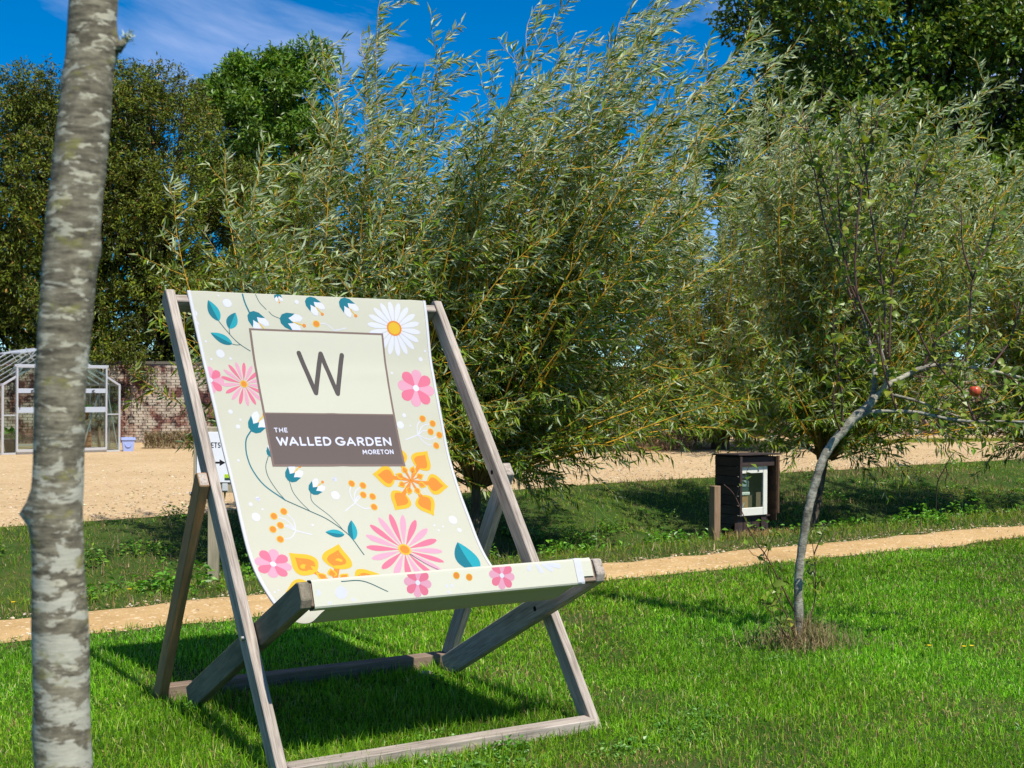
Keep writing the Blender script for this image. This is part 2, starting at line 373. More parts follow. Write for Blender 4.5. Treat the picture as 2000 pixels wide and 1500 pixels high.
sm = sling.modifiers.new('thickness', 'SOLIDIFY'); sm.thickness = .0018; sm.offset = -1
for sg in (-1, 1):
    xx = np.array([.673, .690, .6925])*sg; X, Sg = np.meshgrid(xx, ss[2:][ss[2:] < 1.93]); V = surf(X, Sg, np.where(np.abs(X) > .6915, -.006, .0018)).reshape(-1, 3)
    ii = np.arange(len(V)).reshape(-1, 3); Fh = np.stack([ii[:-1, :-1], ii[1:, :-1], ii[1:, 1:], ii[:-1, 1:]], -1).reshape(-1, 4)
    h = mesh_np('hem', V, Fh, M['hem'], sling, smooth=True); hm = h.modifiers.new('t', 'SOLIDIFY'); hm.thickness = .001; hm.offset = 0
# sleeve of canvas round the seat bar
SE = Vector((0, -.039, -.10)).normalized(); SNF = Vector((0, -.9317, .3634))
def sleeve(x, e, off=0.):
    x = np.asarray(x, float); e = np.clip(np.asarray(e, float), -.001, .099)
    return np.stack([x, -.047+SE.y*e+SNF.y*(off+.0015), .80+SE.z*e+SNF.z*(off+.0015)], -1)
loop = [(.006, .790), (-.004, .803), (-.036, .8075), (-.0465, .803), (-.0500, .795), (-.0845, .7075), (-.083, .700), (-.076, .695), (-.034, .682), (-.024, .687), (-.020, .694), (.007, .781)]
def loft(name, x0, x1, lp, mat, parent, nseg=10, wob=.0015):
    xs_ = np.linspace(x0, x1, nseg+1); L = np.array(lp); V = []
    for i, x in enumerate(xs_):
        V.append(np.column_stack([np.full(len(L), x), L + wob*np.sin(np.arange(len(L))[:, None]*2.1+i*1.7)*np.array([.4, .6])]))
    n = len(L); V = np.concatenate(V); F = [(a*n+k, a*n+(k+1) % n, (a+1)*n+(k+1) % n, (a+1)*n+k) for a in range(nseg) for k in range(n)]
    o = mesh_np(name, V, np.array(F), mat, parent, smooth=False); m_ = o.modifiers.new('t', 'SOLIDIFY'); m_.thickness = .0012; m_.offset = 0; return o
slv = loft('seat_bar_sleeve', -.690, .592, loop, M['canvas_on_bar'], CL, 16, .0)
loft('folded_hem', .590, .628, [(y-.002 if y < -.03 else y, z+.002) for y, z in loop], M['hem'], CL, 3, .002)
loft('folded_flap', .628, .684, [(.006, .793), (-.036, .809), (-.050, .797), (-.0755, .732), (-.0735, .731), (-.046, .797), (-.034, .805), (.004, .789)], M['canvas_on_bar'], CL, 3, .001)
# --- the print on the canvas
class Print:
    def __init__(s, fn): s.fn = fn; s.v = []; s.f = []; s.m = []
    def tri(s, pts, faces, ink, layer):
        b = sum(len(v) for v in s.v); P = np.array(pts, float); P[:, 0] = np.clip(P[:, 0], -.6735, .6735)
        s.v.append(s.fn(P[:, 0], P[:, 1], .0006+.00013*layer)); s.f += [tuple(i+b for i in f) for f in faces]; s.m += [INKS.index(ink)]*len(faces)
    def blob(s, pts, ink, layer=0, c=None):
        P = np.array(pts, float); c = P.mean(0) if c is None else np.array(c); n = len(P)
        s.tri(np.vstack([P, c, (P+c)/2]), [(i, (i+1) % n, n+1+(i+1) % n, n+1+i) for i in range(n)]+[(n+1+i, n+1+(i+1) % n, n) for i in range(n)], ink, layer)
    def dot(s, c, r, ink, layer=0, n=20, ry=None):
        a = np.linspace(0, 2*np.pi, n, endpoint=False); s.blob(np.array(c)+np.stack([np.cos(a)*r, np.sin(a)*(ry or r)], 1), ink, layer)
    def stroke(s, pts, w, ink, layer=0, smooth=True, cap=True, w2=None):
        P = np.array(pts, float)
        if smooth and len(P) > 2: P = catmull(P, 6)
        else:
            P = np.concatenate([P[i]+(P[i+1]-P[i])*np.linspace(0, 1, 8, endpoint=False)[:, None] for i in range(len(P)-1)]+[P[-1:]])
        T = np.gradient(P, axis=0); T /= np.maximum(np.linalg.norm(T, axis=1)[:, None], 1e-9); Nn = np.stack([-T[:, 1], T[:, 0]], 1)
        ww = np.linspace(w, w2 if w2 else w, len(P))[:, None]/2
        n = len(P); s.tri(np.concatenate([P+Nn*ww, P-Nn*ww]), [(i, i+1, n+i+1, n+i) for i in range(n-1)], ink, layer)
        if cap:
            for e in (0, -1): s.dot(P[e], float(ww[e, 0]), ink, layer+.35-.12*e, 10)
    def lines(s, segs, w, ink, layer):
        for sg in segs:
            P = np.array(sg, float)
            for i in range(len(P)-1): s.stroke(P[i:i+2], w, ink, layer+.15*(i % 2), False, True)
    def build(s, name, parent): return mesh_np(name, np.concatenate(s.v), [np.array([f for f in s.f if len(f) == k]) for k in (3, 4)], INKM, parent, fmat=[m for k in (3, 4) for f, m in zip(s.f, s.m) if len(f) == k])
def frame2(base, tip):
    b = np.array(base, float); d = np.array(tip, float)-b; L = np.hypot(*d); d /= L; n = np.array([-d[1], d[0]]); return b, d, n, L
def leaf2(p, base, tip, wr, layer=1):
    b, d, n, L = frame2(base, tip); t = np.linspace(0, 1, 13); w = wr*L*np.sin(np.pi*t**.85)**.85*1.25; bend = .10*L*np.sin(np.pi*t)*0
    A = b+d*(t*L)[:, None]; up = A+n*w[:, None]; dn = A-n*w[:, None]; k = len(t)
    p.tri(np.concatenate([A, up]), [(i, i+1, k+i+1, k+i) for i in range(k-1)], 'teal2', layer)
    p.tri(np.concatenate([A, dn]), [(i, i+1, k+i+1, k+i) for i in range(k-1)], 'teal', layer)
def petal(p, c, ang, r0, r1, w, ink, layer):
    t = np.linspace(0, 1, 9); r = r0+(r1-r0)*t; ww = w*np.sin(np.pi*np.clip(t*.94+.01, 0, 1)**1.75)**.62; d = np.array([math.cos(ang), math.sin(ang)]); n = np.array([-d[1], d[0]])
    ww[-1] = w*.30
    A = np.array(c)+d*r[:, None]; p.blob(np.concatenate([A+n*ww[:, None], (A-n*ww[:, None])[::-1]]), ink, layer)
def daisy(p, c, r, n, kind):
    for k in range(n): petal(p, c, 2*math.pi*k/n+.13, r*.12, r, r*(.098 if kind == 'w' else .082), 'white' if kind == 'w' else ('pink' if k % 2 else 'pink2'), 1+.3*(k % 2))
    if kind == 'w': p.dot(c, r*.285, 'orange', 3); p.dot(c, r*.22, 'yellow', 4)
    else: p.dot(c, r*.165, 'yellow', 3); p.dot(c, r*.12, 'orange', 4)
def heart_flower(p, c, r, rot):
    for k in range(8):
        a = rot+k*math.pi/4; petal(p, c, a, r*.05, r, r*.285, 'pink' if k % 2 else 'pink2', 1+.3*(k % 2))
    p.dot(c, r*.17, 'white', 3)
def spade(p, c, ang, r0, r1, w, layer):
    d = np.array([math.cos(ang), math.sin(ang)]); n = np.array([-d[1], d[0]]); c = np.array(c)
    def out(s_, lo, hi):
        t = np.linspace(0, 1, 11); wd = np.array([.0, .55, .86, 1., 1., .93, .80, .60, .38, .18, 0.])*w*s_; r = lo+(hi-lo)*t
        A = c+d*r[:, None]; return np.concatenate([A+n*wd[:, None], (A-n*wd[:, None])[::-1]])
    p.blob(out(1, r0, r1), 'yellow', layer); m = r0+(r1-r0)*.08
    p.blob(out(.66, m, r1-(r1-r0)*.22), 'orange', layer+1)
    p.stroke([c, c+d*m*.6, c+d*(m+.01)], w*.14, 'orange', layer+1, False, False, w*.42)
def orange_flower(p, c, r, rot):
    for k in range(6): spade(p, c, rot+k*math.pi/3, r*.40, r, r*.275, 1)
    for k in range(8): spade(p, c, rot+.25+k*math.pi/4, r*.20, r*.42, r*.088, 4)
def bell(p, base, tip):
    b, d, n, L = frame2(base, tip); W_ = L*.42
    def q(*pts): return [b+d*x*L+n*y*W_ for x, y in pts]
    for sgn in (-1, 1): p.blob(q((.05, 0), (.25, .55*sgn), (.55, .95*sgn), (.85, .98*sgn), (1.0, .75*sgn), (.9, .3*sgn), (.6, 0)), 'white', 1, q((.5, .4*sgn))[0])
    p.stroke(q((.5, 0), (1.05, .05)), L*.05, 'yellow', 2, False); p.dot(q((1.1, .06))[0], L*.085, 'orange', 3)
    p.blob(q((-.02, 0), (.05, .5), (.25, .85), (.62, 1.0), (.5, .62), (.32, .36), (.62, .10), (.36, -.30), (.5, -.62), (.62, -1.), (.25, -.85), (.05, -.5)), 'teal', 4, q((.2, 0))[0])
LEAVES = [((-0.556,0.171),(-0.591,0.052),0.2),((-0.508,0.212),(-0.455,0.118),0.22),((-0.506,0.298),(-0.615,0.238),0.17),((-0.119,1.407),(-0.227,1.385),0.17),((-0.078,1.444),(-0.052,1.324),0.18),((0.564,1.723),(0.55,1.5),0.26)]
STEMS = [([(-0.556,0.171),(-0.535,0.207),(-0.51,0.245),(-0.481,0.282),(-0.45,0.309),(-0.413,0.334)],0.0035),([(-0.508,0.212),(-0.51,0.227),(-0.51,0.244)],0.003),([(-0.506,0.298),(-0.487,0.302),(-0.459,0.301)],0.003),([(-0.396,0.007),(-0.392,0.057),(-0.377,0.119)],0.0065),([(-0.324,0.006),(-0.31,0.053),(-0.28,0.094)],0.003),([(-0.267,0.105),(-0.249,0.127),(-0.204,0.147)],0.003),([(-0.511,0.789),(-0.543,0.827),(-0.558,0.87),(-0.564,0.93),(-0.552,1.009),(-0.505,1.098),(-0.406,1.187)],0.006),([(-0.406,1.187),(-0.282,1.256),(-0.191,1.311),(-0.114,1.386),(-0.078,1.444),(-0.05,1.54)],0.0045),([(-0.442,0.933),(-0.469,0.985),(-0.474,1.029),(-0.464,1.074),(-0.436,1.137),(-0.406,1.187)],0.0035),([(-0.354,1.078),(-0.349,1.14),(-0.32,1.2),(-0.282,1.253)],0.003),([(-0.245,1.149),(-0.253,1.189),(-0.237,1.222),(-0.181,1.28),(-0.143,1.333),(-0.117,1.383)],0.003),([(0.224,1.557),(0.292,1.636),(0.366,1.71)],0.0035)]
BELLS = [[(-0.376,0.114),(-0.31,0.208)],[(-0.21,0.143),(-0.089,0.175)],[(-0.035,0.015),(0.035,0.099)],[(0.166,0.011),(0.235,0.101)],[(-0.506,0.789),(-0.423,0.704)],[(-0.36,1.073),(-0.281,1.0)],[(-0.246,1.149),(-0.167,1.094)],[(-0.203,-0.01),(-0.197,0.043)],[(-0.436,0.933),(-0.392,0.873)]]
DAISIES = [((0.468,0.181),0.164,18,'w'),((-0.489,0.522),0.124,17,'p'),((0.204,1.524),0.224,18,'p')]
HEARTS = [((0.556,0.543),0.116,0.2),((-0.579,1.557),0.097,0.35),((-0.672,0.502),0.075,0.1)]
ORANGE = [((0.391,1.101),0.236,0.2),((-0.293,1.735),0.3,-0.11)]
BERRIES = [((-0.071,1.267),(0.002,1.224),[(0.016,1.107),(0.082,1.12),(0.068,1.176),(0.122,1.188),(0.112,1.251)]),((-0.31,1.395),(-0.393,1.367),[(-0.432,1.251),(-0.495,1.275),(-0.472,1.33),(-0.52,1.35),(-0.495,1.41)]),((0.425,0.854),(0.508,0.828),[(0.56,0.731),(0.62,0.761),(0.596,0.81),(0.65,0.83),(0.615,0.893)]),((0.169,0.188),(0.098,0.205),[(-0.005,0.169)])]
DOTS = [(-0.529,0.023,0.005),(-0.49,0.064,0.024),(-0.098,0.041,0.012),(-0.584,0.353,0.023),(-0.65,0.287,0.006),(-0.641,0.385,0.006),(-0.533,0.379,0.007),(-0.602,0.678,0.012),(-0.556,0.724,0.006),(-0.578,0.762,0.012),(-0.619,0.952,0.007),(0.652,0.313,0.007),(0.617,0.363,0.013),(0.416,0.451,0.007),(0.445,0.709,0.012),(0.408,0.766,0.022),(0.471,0.772,0.005),(-0.08,1.076,0.013),(-0.102,1.171,0.025),(-0.563,1.172,0.012),(-0.681,0.129,0.018),(-0.677,0.186,0.012),(-0.08,1.077,0.013),(-0.562,1.173,0.012),(-0.61,1.202,0.011),(-0.55,1.232,0.006),(-0.597,1.274,0.024),(-0.288,1.339,0.007),(0.576,1.358,0.026),(0.446,1.385,0.006),(0.497,1.395,0.006),(0.462,1.417,0.006),(0.593,1.425,0.013),(-0.647,1.762,0.006),(-0.622,1.747,0.005)]
def mp(name, fn, parent=None, f2=surf):
    p = Print(f2); fn(p); return p.build(name, parent or sling)
for b_, t_, w_ in LEAVES: mp('printed_leaf', lambda p: leaf2(p, b_, t_, w_))
for pts_, w_ in STEMS: mp('printed_stem', lambda p: p.stroke(pts_, w_*1.25, 'teal' if w_ > .005 else 'stem', 6 if pts_[0][1] > 1.55 else .3))
for b_, t_ in BELLS: mp('printed_bell_flower', lambda p: bell(p, b_, t_))
for c_, r_, n_, k_ in DAISIES: mp('printed_daisy', lambda p: daisy(p, c_, r_, n_, k_))
for c_, r_, a_ in HEARTS: mp('printed_pink_flower', lambda p: heart_flower(p, c_, r_, a_))
for c_, r_, a_ in ORANGE: mp('printed_orange_flower', lambda p: orange_flower(p, c_, r_, a_))
for rt_, hb_, bs_ in BERRIES:
    def _be(p):
        p.stroke([rt_, hb_], .005, 'white', .5, False)
        for b_ in bs_:
            b0 = np.array(hb_); b1 = np.array(b_); m_ = (b0+b1)/2; k_ = (b1-b0); m_ = m_+np.array([-k_[1], k_[0]])*(.18 if (k_[0]*k_[1]) > 0 else -.18)
            p.stroke([b0, m_, b1], .0045, 'white', .6); p.dot(b1, .021, 'yellow', 2); p.dot(b1, .0165, 'orange', 3)
    mp('printed_berry_sprig', _be)
for x, s_, r_ in DOTS: mp('printed_dot', lambda p: p.dot((x, s_), r_, 'white', .2))
# logo panel
def quad(p, c0, c1, c2, c3, ink, layer, nx=44, ny=44):
    c0, c1, c2, c3 = [np.array(c, float) for c in (c0, c1, c2, c3)]
    P = [(c0*(1-a)+c1*a)*(1-b)+(c3*(1-a)+c2*a)*b for b in np.linspace(0, 1, ny+1) for a in np.linspace(0, 1, nx+1)]
    p.tri(P, [(j*(nx+1)+i, j*(nx+1)+i+1, (j+1)*(nx+1)+i+1, (j+1)*(nx+1)+i) for j in range(ny) for i in range(nx)], ink, layer)
PQ = [np.array(c) for c in ((-.398, .206), (.393, .214), (.381, 1.014), (-.431, .992))]
def pq(a, b): return (PQ[0]*(1-a)+PQ[1]*a)*(1-b)+(PQ[3]*(1-a)+PQ[2]*a)*b
def _pn(p):
    quad(p, pq(0, 0), pq(1, 0), pq(1, 1), pq(0, 1), 'frame', 8)
    quad(p, pq(.015, .015), pq(.985, .015), pq(.985, .61), pq(.015, .61), 'cream', 9)
    quad(p, pq(.015, .619), pq(.985, .619), pq(.985, .985), pq(.015, .985), 'brown', 9)
mp('printed_logo_panel', _pn)
arc = lambda cx, cy, rx, ry, a0, a1, n=14: [(cx+rx*math.cos(R(a)), cy+ry*math.sin(R(a))) for a in np.linspace(a0, a1, n)]
GLY = dict(T=(.62, [[(0, 1), (.62, 1)], [(.31, 1), (.31, 0)]]), H=(.66, [[(0, 0), (0, 1)], [(.66, 0), (.66, 1)], [(0, .5), (.66, .5)]]),
    E=(.5, [[(.5, 1), (0, 1), (0, 0), (.5, 0)], [(0, .5), (.44, .5)]]), W=(1.08, [[(0, 1), (.28, 0), (.54, .9), (.80, 0), (1.08, 1)]]),
    A=(.8, [[(0, 0), (.4, 1), (.8, 0)], [(.14, .3), (.66, .3)]]), L=(.46, [[(0, 1), (0, 0), (.46, 0)]]),
    D=(.68, [[(0, 0), (0, 1), (.25, 1)] + arc(.25, .5, .43, .5, 90, -90) + [(0, 0)]]), G=(.84, [arc(.47, .5, .47, .5, 48, 350, 20)+[(.92, .45), (.55, .45)]]),
    R=(.58, [[(0, 0), (0, 1), (.3, 1)] + arc(.3, .74, .25, .26, 90, -90) + [(0, .48)], [(.28, .48), (.58, 0)]]), N=(.7, [[(0, 0), (0, 1), (.7, 0), (.7, 1)]]),
    M=(.92, [[(0, 0), (.1, 1), (.46, .3), (.82, 1), (.92, 0)]]), O=(.96, [arc(.48, .5, .48, .5, 0, 360, 26)]), C=(.8, [arc(.47, .5, .47, .5, 48, 312, 20)]),
    K=(.6, [[(0, 0), (0, 1)], [(.58, 1), (.02, .45)], [(.2, .6), (.6, 0)]]), I=(.0, [[(0, 0), (0, 1)]]), S=(.56, [arc(.28, .745, .25, .255, 40, 270, 12)+arc(.28, .25, .27, .25, 90, -140, 12)]))
def text(p, s_, x0, y0, width, h, th, ink, layer, rot=0., shear=0., gap=.34, space=.75):
    tot = sum(space if c == ' ' else GLY[c][0] for c in s_)+gap*(len(s_)-1)-.45*gap*s_.count('W'); k = width/tot; x = 0.
    for c in s_:
        if c == ' ': x += space+gap; continue
        w_, segs = GLY[c]
        def T(pt):
            a = (x+pt[0])*k; b = -pt[1]*h; return (x0+a+b*-shear, y0+b+a*rot)
        for sg in segs:
            if len(sg) > 6: p.stroke([T(q_) for q_ in sg], th, ink, layer, False)
            else: p.lines([[T(q_) for q_ in sg]], th, ink, layer)
        x += w_+gap*(.55 if c == 'W' else 1)
mp('printed_letter', lambda p: p.lines([[(-.135, .341), (-.078, .575), (-.007, .344), (.054, .579), (.121, .349)]], .027, 'grey', 12))
mp('printed_word', lambda p: text(p, 'THE', -.373, .797, .074, .0215, .0052, 'white', 12, .012, .03, .42))
mp('printed_word', lambda p: text(p, 'WALLED', -.370, .870, .318, .041, .0105, 'white', 12, .020, .03, .36))
mp('printed_word', lambda p: text(p, 'GARDEN', -.018, .878, .338, .041, .0105, 'white', 12, .020, .03, .36))
mp('printed_word', lambda p: text(p, 'MORETON', .134, .934, .189, .0225, .0054, 'white', 12, .014, .03, .40))
# sleeve print
for x_, e_, r_ in [(-.67, .045, .013), (-.568, .052, .026), (-.52, .085, .007), (-.625, .09, .007), (-.08, .063, .007), (-.055, .064, .007), (-.076, .089, .007)]: mp('printed_dot', lambda p: p.dot((x_, e_), r_, 'white', .2), slv, sleeve)
for x in (-.215, .2): mp('printed_pink_flower', lambda p: heart_flower(p, (x, .038), .064, .2), slv, sleeve)
for x_, e_ in ((-.025, .021), (.036, .033)): mp('printed_berry', lambda p: (p.dot((x_, e_), .0165, 'yellow', 1), p.dot((x_, e_), .013, 'orange', 2)), slv, sleeve)
for x_, e_, tx in ((.345, .018, .352), (.408, .033, .392), (.462, .029, .425), (.505, .017, .455)): mp('printed_petal', lambda p: p.stroke([(tx, .004), (x_, e_)], .016, 'white', .4, False, True, .021), slv, sleeve)
mp('printed_stem', lambda p: p.stroke([(-.56, .006), (-.464, .012), (-.36, .064)], .004, 'stem', .3), slv, sleeve)
def at(px, py, Y):
    du, dv = (px-1000)/2507., (py-750)/2507.
    return Vector(((du+.0058*dv)*Y, Y, EYE+(.0058*du-dv)*Y))

# ------------------------------------------------------------------ grass and ground plants
M['grass'] = leafmat('grass_blades', trans=.42, rough=.38, spec=.18)
M['weed'] = leafmat('weed_leaves', trans=.3, rough=.4, spec=.4)
M['straw'] = leafmat('dry_stalks', trans=.15, rough=.7, spec=.15)
def blades(name, P, L, W, C, mat, lean=.55, simple=False):
    n = len(P); a = RNG.uniform(0, 2*np.pi, n); f = RNG.uniform(0, 2*np.pi, n); k = np.abs(RNG.normal(0, lean, n))
    sd = np.stack([np.cos(a), np.sin(a), 0*a], 1); ld = np.stack([np.cos(f), np.sin(f), 0*f], 1)
    up = np.array([0, 0, 1.])
    mid = P+up*(L*.55)[:, None]*np.cos(k*.6)[:, None]+ld*(L*.55*np.sin(k*.6))[:, None]
    tip = mid+up*(L*.5*np.cos(np.minimum(k*1.7, 1.9)))[:, None]+ld*(L*.5*np.sin(np.minimum(k*1.7, 1.9)))[:, None]
    w = (W/2)[:, None]
    if simple:
        V = np.stack([P-sd*w, P+sd*w, tip], 1); F = np.arange(n*3).reshape(-1, 3); cc = np.repeat(C, 3, 0)
        return mesh_np(name, V.reshape(-1, 3), F, mat, col=cc)
    V = np.stack([P-sd*w, P+sd*w, mid+sd*w*.85, mid-sd*w*.85, tip], 1); b = np.arange(n)[:, None]*5
    return mesh_np(name, V.reshape(-1, 3), [b+[[0, 1, 2, 3]], b+[[3, 2, 4]]], mat, col=np.repeat(C, 5, 0))
def pick(n, pal):
    pal = np.asarray(pal, float); i = RNG.choice(len(pal), n, p=pal[:, 3]/pal[:, 3].sum())
    return np.clip(pal[i, :3]*(1+RNG.normal(0, .16, (n, 1)))*(1+RNG.normal(0, .05, (n, 3))), .003, 1)
LAWN = [(.15, .38, .012, 5), (.225, .50, .025, 4), (.065, .21, .008, 3.5), (.30, .45, .06, 1.5), (.55, .60, .24, .5)]  # last, palest entry puts sun highlights on the grass into blade colour
DRY = [(.34, .26, .12, 3), (.24, .19, .08, 2), (.42, .34, .18, 1), (.15, .17, .05, 2)]
BANK = [(.25, .37, .03, 3), (.18, .31, .022, 2.5), (.29, .34, .045, 2.2), (.09, .17, .012, 1.2)]
def blend_pick(n, a, b, f):
    A = pick(n, a); B = pick(n, b); return np.where((RNG.random(n) < f)[:, None], B, A)
n = 1500000
x = RNG.uniform(-6.6, 8.2, n); y = RNG.uniform(4.6, 15, n); u, v = uv_of(x, y)
edge = path_near(u)+.05
den = np.clip((6.2/y)**1.35, 0, 1)
patch = np.clip((vnoise(x*1.7, y*1.7, 31)-.62)*3.2, 0, 1)                                  # thin, dry places
bare = np.exp(-(((x-.62)/.42)**2+((y-5.28)/.24)**2))+.9*np.exp(-(((x-.35)/.35)**2+((y-8.75)/.3)**2))+.8*np.exp(-(((x-5.2)/.7)**2+((y-11.2)/.9)**2))
dense = vnoise(x*6, y*6, 32)
keep = (np.abs(x) < .405*y+.35) & (v < edge) & (RNG.random(n) < den*(1-.5*patch)*np.clip(1-1.05*bare, .05, 1)*(.62+.5*dense)*np.clip((edge-v)/.25+.30, .2, 1))
x, y, u, v, patch, bare = [k[keep] for k in (x, y, u, v, patch, bare)]; n = len(x)
P = np.stack([x, y, height(x, y)-.004], 1)
L = (.026+.032*RNG.random(n)**1.6)*(1+.55*(vnoise(x*3, y*3, 33)-.35)); W = (.0034+.0020*RNG.random(n))*np.clip(y/6.2, .9, 2.2)
chx, chy = x-CHX, y-CHY; near_chair = np.exp(-(((chx*.853+chy*.5216)/1.0)**4+((-chx*.5216+chy*.853-.8)/.9)**4)); L = L*(1+.45*near_chair)
C = blend_pick(n, LAWN, DRY, np.clip(.03+.25*patch+.75*bare+.35*np.exp(-((path_near(u)-v)/.22)**2)+.05*(y > 9), 0, .9))
C = C*(1.0+.5*(vnoise(x*.8, y*.8, 34)-.5)[:, None]+.35*(vnoise(x*3.2, y*3.2, 35)-.5)[:, None]); C[:, 0] *= 1+.5*(vnoise(x*.6+9, y*.6, 36)-.35)
tag(blades('lawn_grass', P, L, W, C, M['grass'], 1.15), 'short bright green mown lawn grass around the deckchair and small leaning tree', 'grass', kind='stuff')
# rough grass of the verge and both ditch banks
n = 680000
u = RNG.uniform(-5, 30, n); v = RNG.uniform(8.95, 19, n); x, y = xy_of(u, v)
t = (v-path_far(u))/(yard_near(u)-path_far(u)); den = np.clip((9.5/y)**1.2, 0, 1)*np.clip((t+.02)/.04, 0, 1)*np.clip((1.02-t)/.05, 0, 1)
drym = np.clip((vnoise(x*.75, y*.75, 41)-.45)*3.0, 0, 1); bareb = np.clip((vnoise(x*.9+5, y*.9, 42)-.56)*5, 0, 1)*np.exp(-((t-.62)/.22)**2)
keep = (np.abs(x) < .41*y+.4) & (y > 6) & (RNG.random(n) < den*(1-.75*bareb)*(.55+.6*vnoise(x*4, y*4, 43))*(1-.25*drym)*.9)
x, y, u, v, t, drym = [k[keep] for k in (x, y, u, v, t, drym)]; n = len(x)
P = np.stack([x, y, height(x, y)-.006], 1)
L = (.030+.075*RNG.random(n)**2)*(1+1.0*np.exp(-((t-.13)/.05)**2)*vnoise(x*2, y*2, 44)+.6*np.exp(-((t-.35)/.15)**2)); W = (.0034+.0022*RNG.random(n))*np.clip(y/9, 1, 2.4)
C = blend_pick(n, BANK, DRY, np.clip(.26+.6*drym*np.clip(t*3, 0, 1)+.25*np.exp(-(t/.035)**2)+.15*np.exp(-((t-.62)/.2)**2), 0, .85))
tag(blades('bank_grass', P, L, W, C, M['grass'], 1.15), 'rough longer grass with dry tufts on the ditch banks beyond the path', 'grass', kind='stuff')
# flattened dead thatch and a bare scrape on the banks
n = 240000; u = RNG.uniform(-3, 29, n); v = RNG.uniform(9.0, 19, n); x, y = xy_of(u, v); t = (v-path_far(u))/(yard_near(u)-path_far(u))
scr = np.exp(-(((x+3.35)/.75)**2+((y-12.2)/.8)**2))+.7*np.exp(-(((x-4.9)/.9)**2+((y-18.4)/.7)**2))
k = (np.abs(x) < .41*y+.3) & (y > 7) & (t > 0) & (t < 1) & (RNG.random(n) < np.clip((9.5/y)**1.2, 0, 1)*np.clip(np.clip((vnoise(x*.9+3, y*.9, 47)-.50)*3.2, 0, .9)*(t > .25)+scr*1.4+.5*np.exp(-(t/.05)**2), 0, 1)); x, y = x[k], y[k]; n = len(x)
tag(blades('dead_thatch', np.stack([x, y, height(x, y)+.012], 1), RNG.uniform(.04, .13, n), RNG.uniform(.004, .008, n)*np.clip(y/9, 1, 2), pick(n, [(.30, .20, .09, 3), (.20, .13, .065, 2.5), (.40, .31, .17, 1.5), (.10, .07, .04, 1.5)]), M['straw'], 1.35, True), 'flattened brown dead grass and bare patches on the ditch banks', 'dead grass', kind='stuff')
# thin turf along the foot of the wall
n = 15000; x = RNG.uniform(6, 16, n); y = 34.6+(x-6)*.40+RNG.normal(0, .35, n); k = np.abs(x) < .42*y; x, y = x[k], y[k]; n = len(x)
tag(blades('wall_foot_grass', np.stack([x, y, x*0], 1), RNG.uniform(.06, .16, n), np.full(n, .014), blend_pick(n, BANK, DRY, .25), M['grass'], .7, True), 'thin strip of grass at the far edge of the gravel below the wall', 'grass', kind='stuff')
# broad leaved weeds, in clumps
def weed_patch(name, cx, cy, cz, n, rad, hgt, lf, pal, mat, wr=.55):
    """cx.. arrays of clump centres"""
    m = len(cx); i = RNG.integers(0, m, n); th = RNG.uniform(0, 2*np.pi, n); r = rad[i]*np.sqrt(RNG.random(n)); z = hgt[i]*RNG.random(n)**.8*np.clip(1.15-(r/rad[i])**2, .15, 1)
    P = np.stack([cx[i]+r*np.cos(th), cy[i]+r*np.sin(th), cz[i]+z], 1)
    D = np.stack([np.cos(th)+RNG.normal(0, .5, n), np.sin(th)+RNG.normal(0, .5, n), RNG.normal(.15, .4, n)], 1); N = np.stack([RNG.normal(0, .35, n), RNG.normal(0, .35, n), np.ones(n)], 1)
    Ln = lf*(.6+.7*RNG.random(n)); V, F = leaves(P, D, N, Ln, Ln*wr, .18, .45, .15)
    return mesh_np(name, V, F, mat, col=leafcol(n, pal, RNG))
WEED = [(.11, .29, .018, 3), (.16, .36, .025, 3), (.07, .19, .014, 2)]
m = 150; u = RNG.uniform(-1, 29, m); t = np.clip(RNG.normal(.20, .06, m), .08, .5); v = path_far(u)+t*(yard_near(u)-path_far(u)); x, y = xy_of(u, v)
tag(weed_patch('ditch_weeds', x, y, height(x, y)-.02, 21000, RNG.uniform(.10, .32, m), RNG.uniform(.10, .30, m), .062, WEED, M['weed']), 'leafy bright green weeds growing along the near side of the ditch', 'weeds', kind='stuff')
m = 210; u = RNG.uniform(-1, 29, m); t = np.clip(RNG.normal(.48, .2, m), .25, .97); v = path_far(u)+t*(yard_near(u)-path_far(u)); x, y = xy_of(u, v)
tag(weed_patch('bank_weeds', x, y, height(x, y)-.02, 38000, RNG.uniform(.10, .40, m), RNG.uniform(.06, .24, m), .050, WEED+[(.22, .33, .03, 3), (.18, .22, .05, 1)], M['weed']), 'low patches of leafy weeds on the far ditch bank', 'weeds', kind='stuff')
m = 34; x = np.concatenate([RNG.uniform(-.75, 1.0, 20), RNG.uniform(-3, 5, 14)]); y = np.concatenate([5.25+.5216/.853*x[:20]+RNG.uniform(.08, .45, 20), RNG.uniform(5.2, 9, 14)])
tag(weed_patch('lawn_clover', x, y, height(x, y), 2600, RNG.uniform(.05, .16, m), RNG.uniform(.03, .06, m), .021, [(.10, .25, .03, 3), (.15, .30, .05, 2)], M['weed'], .8), 'clover and small broad leaves among the lawn grass by the front bar', 'clover', kind='stuff')
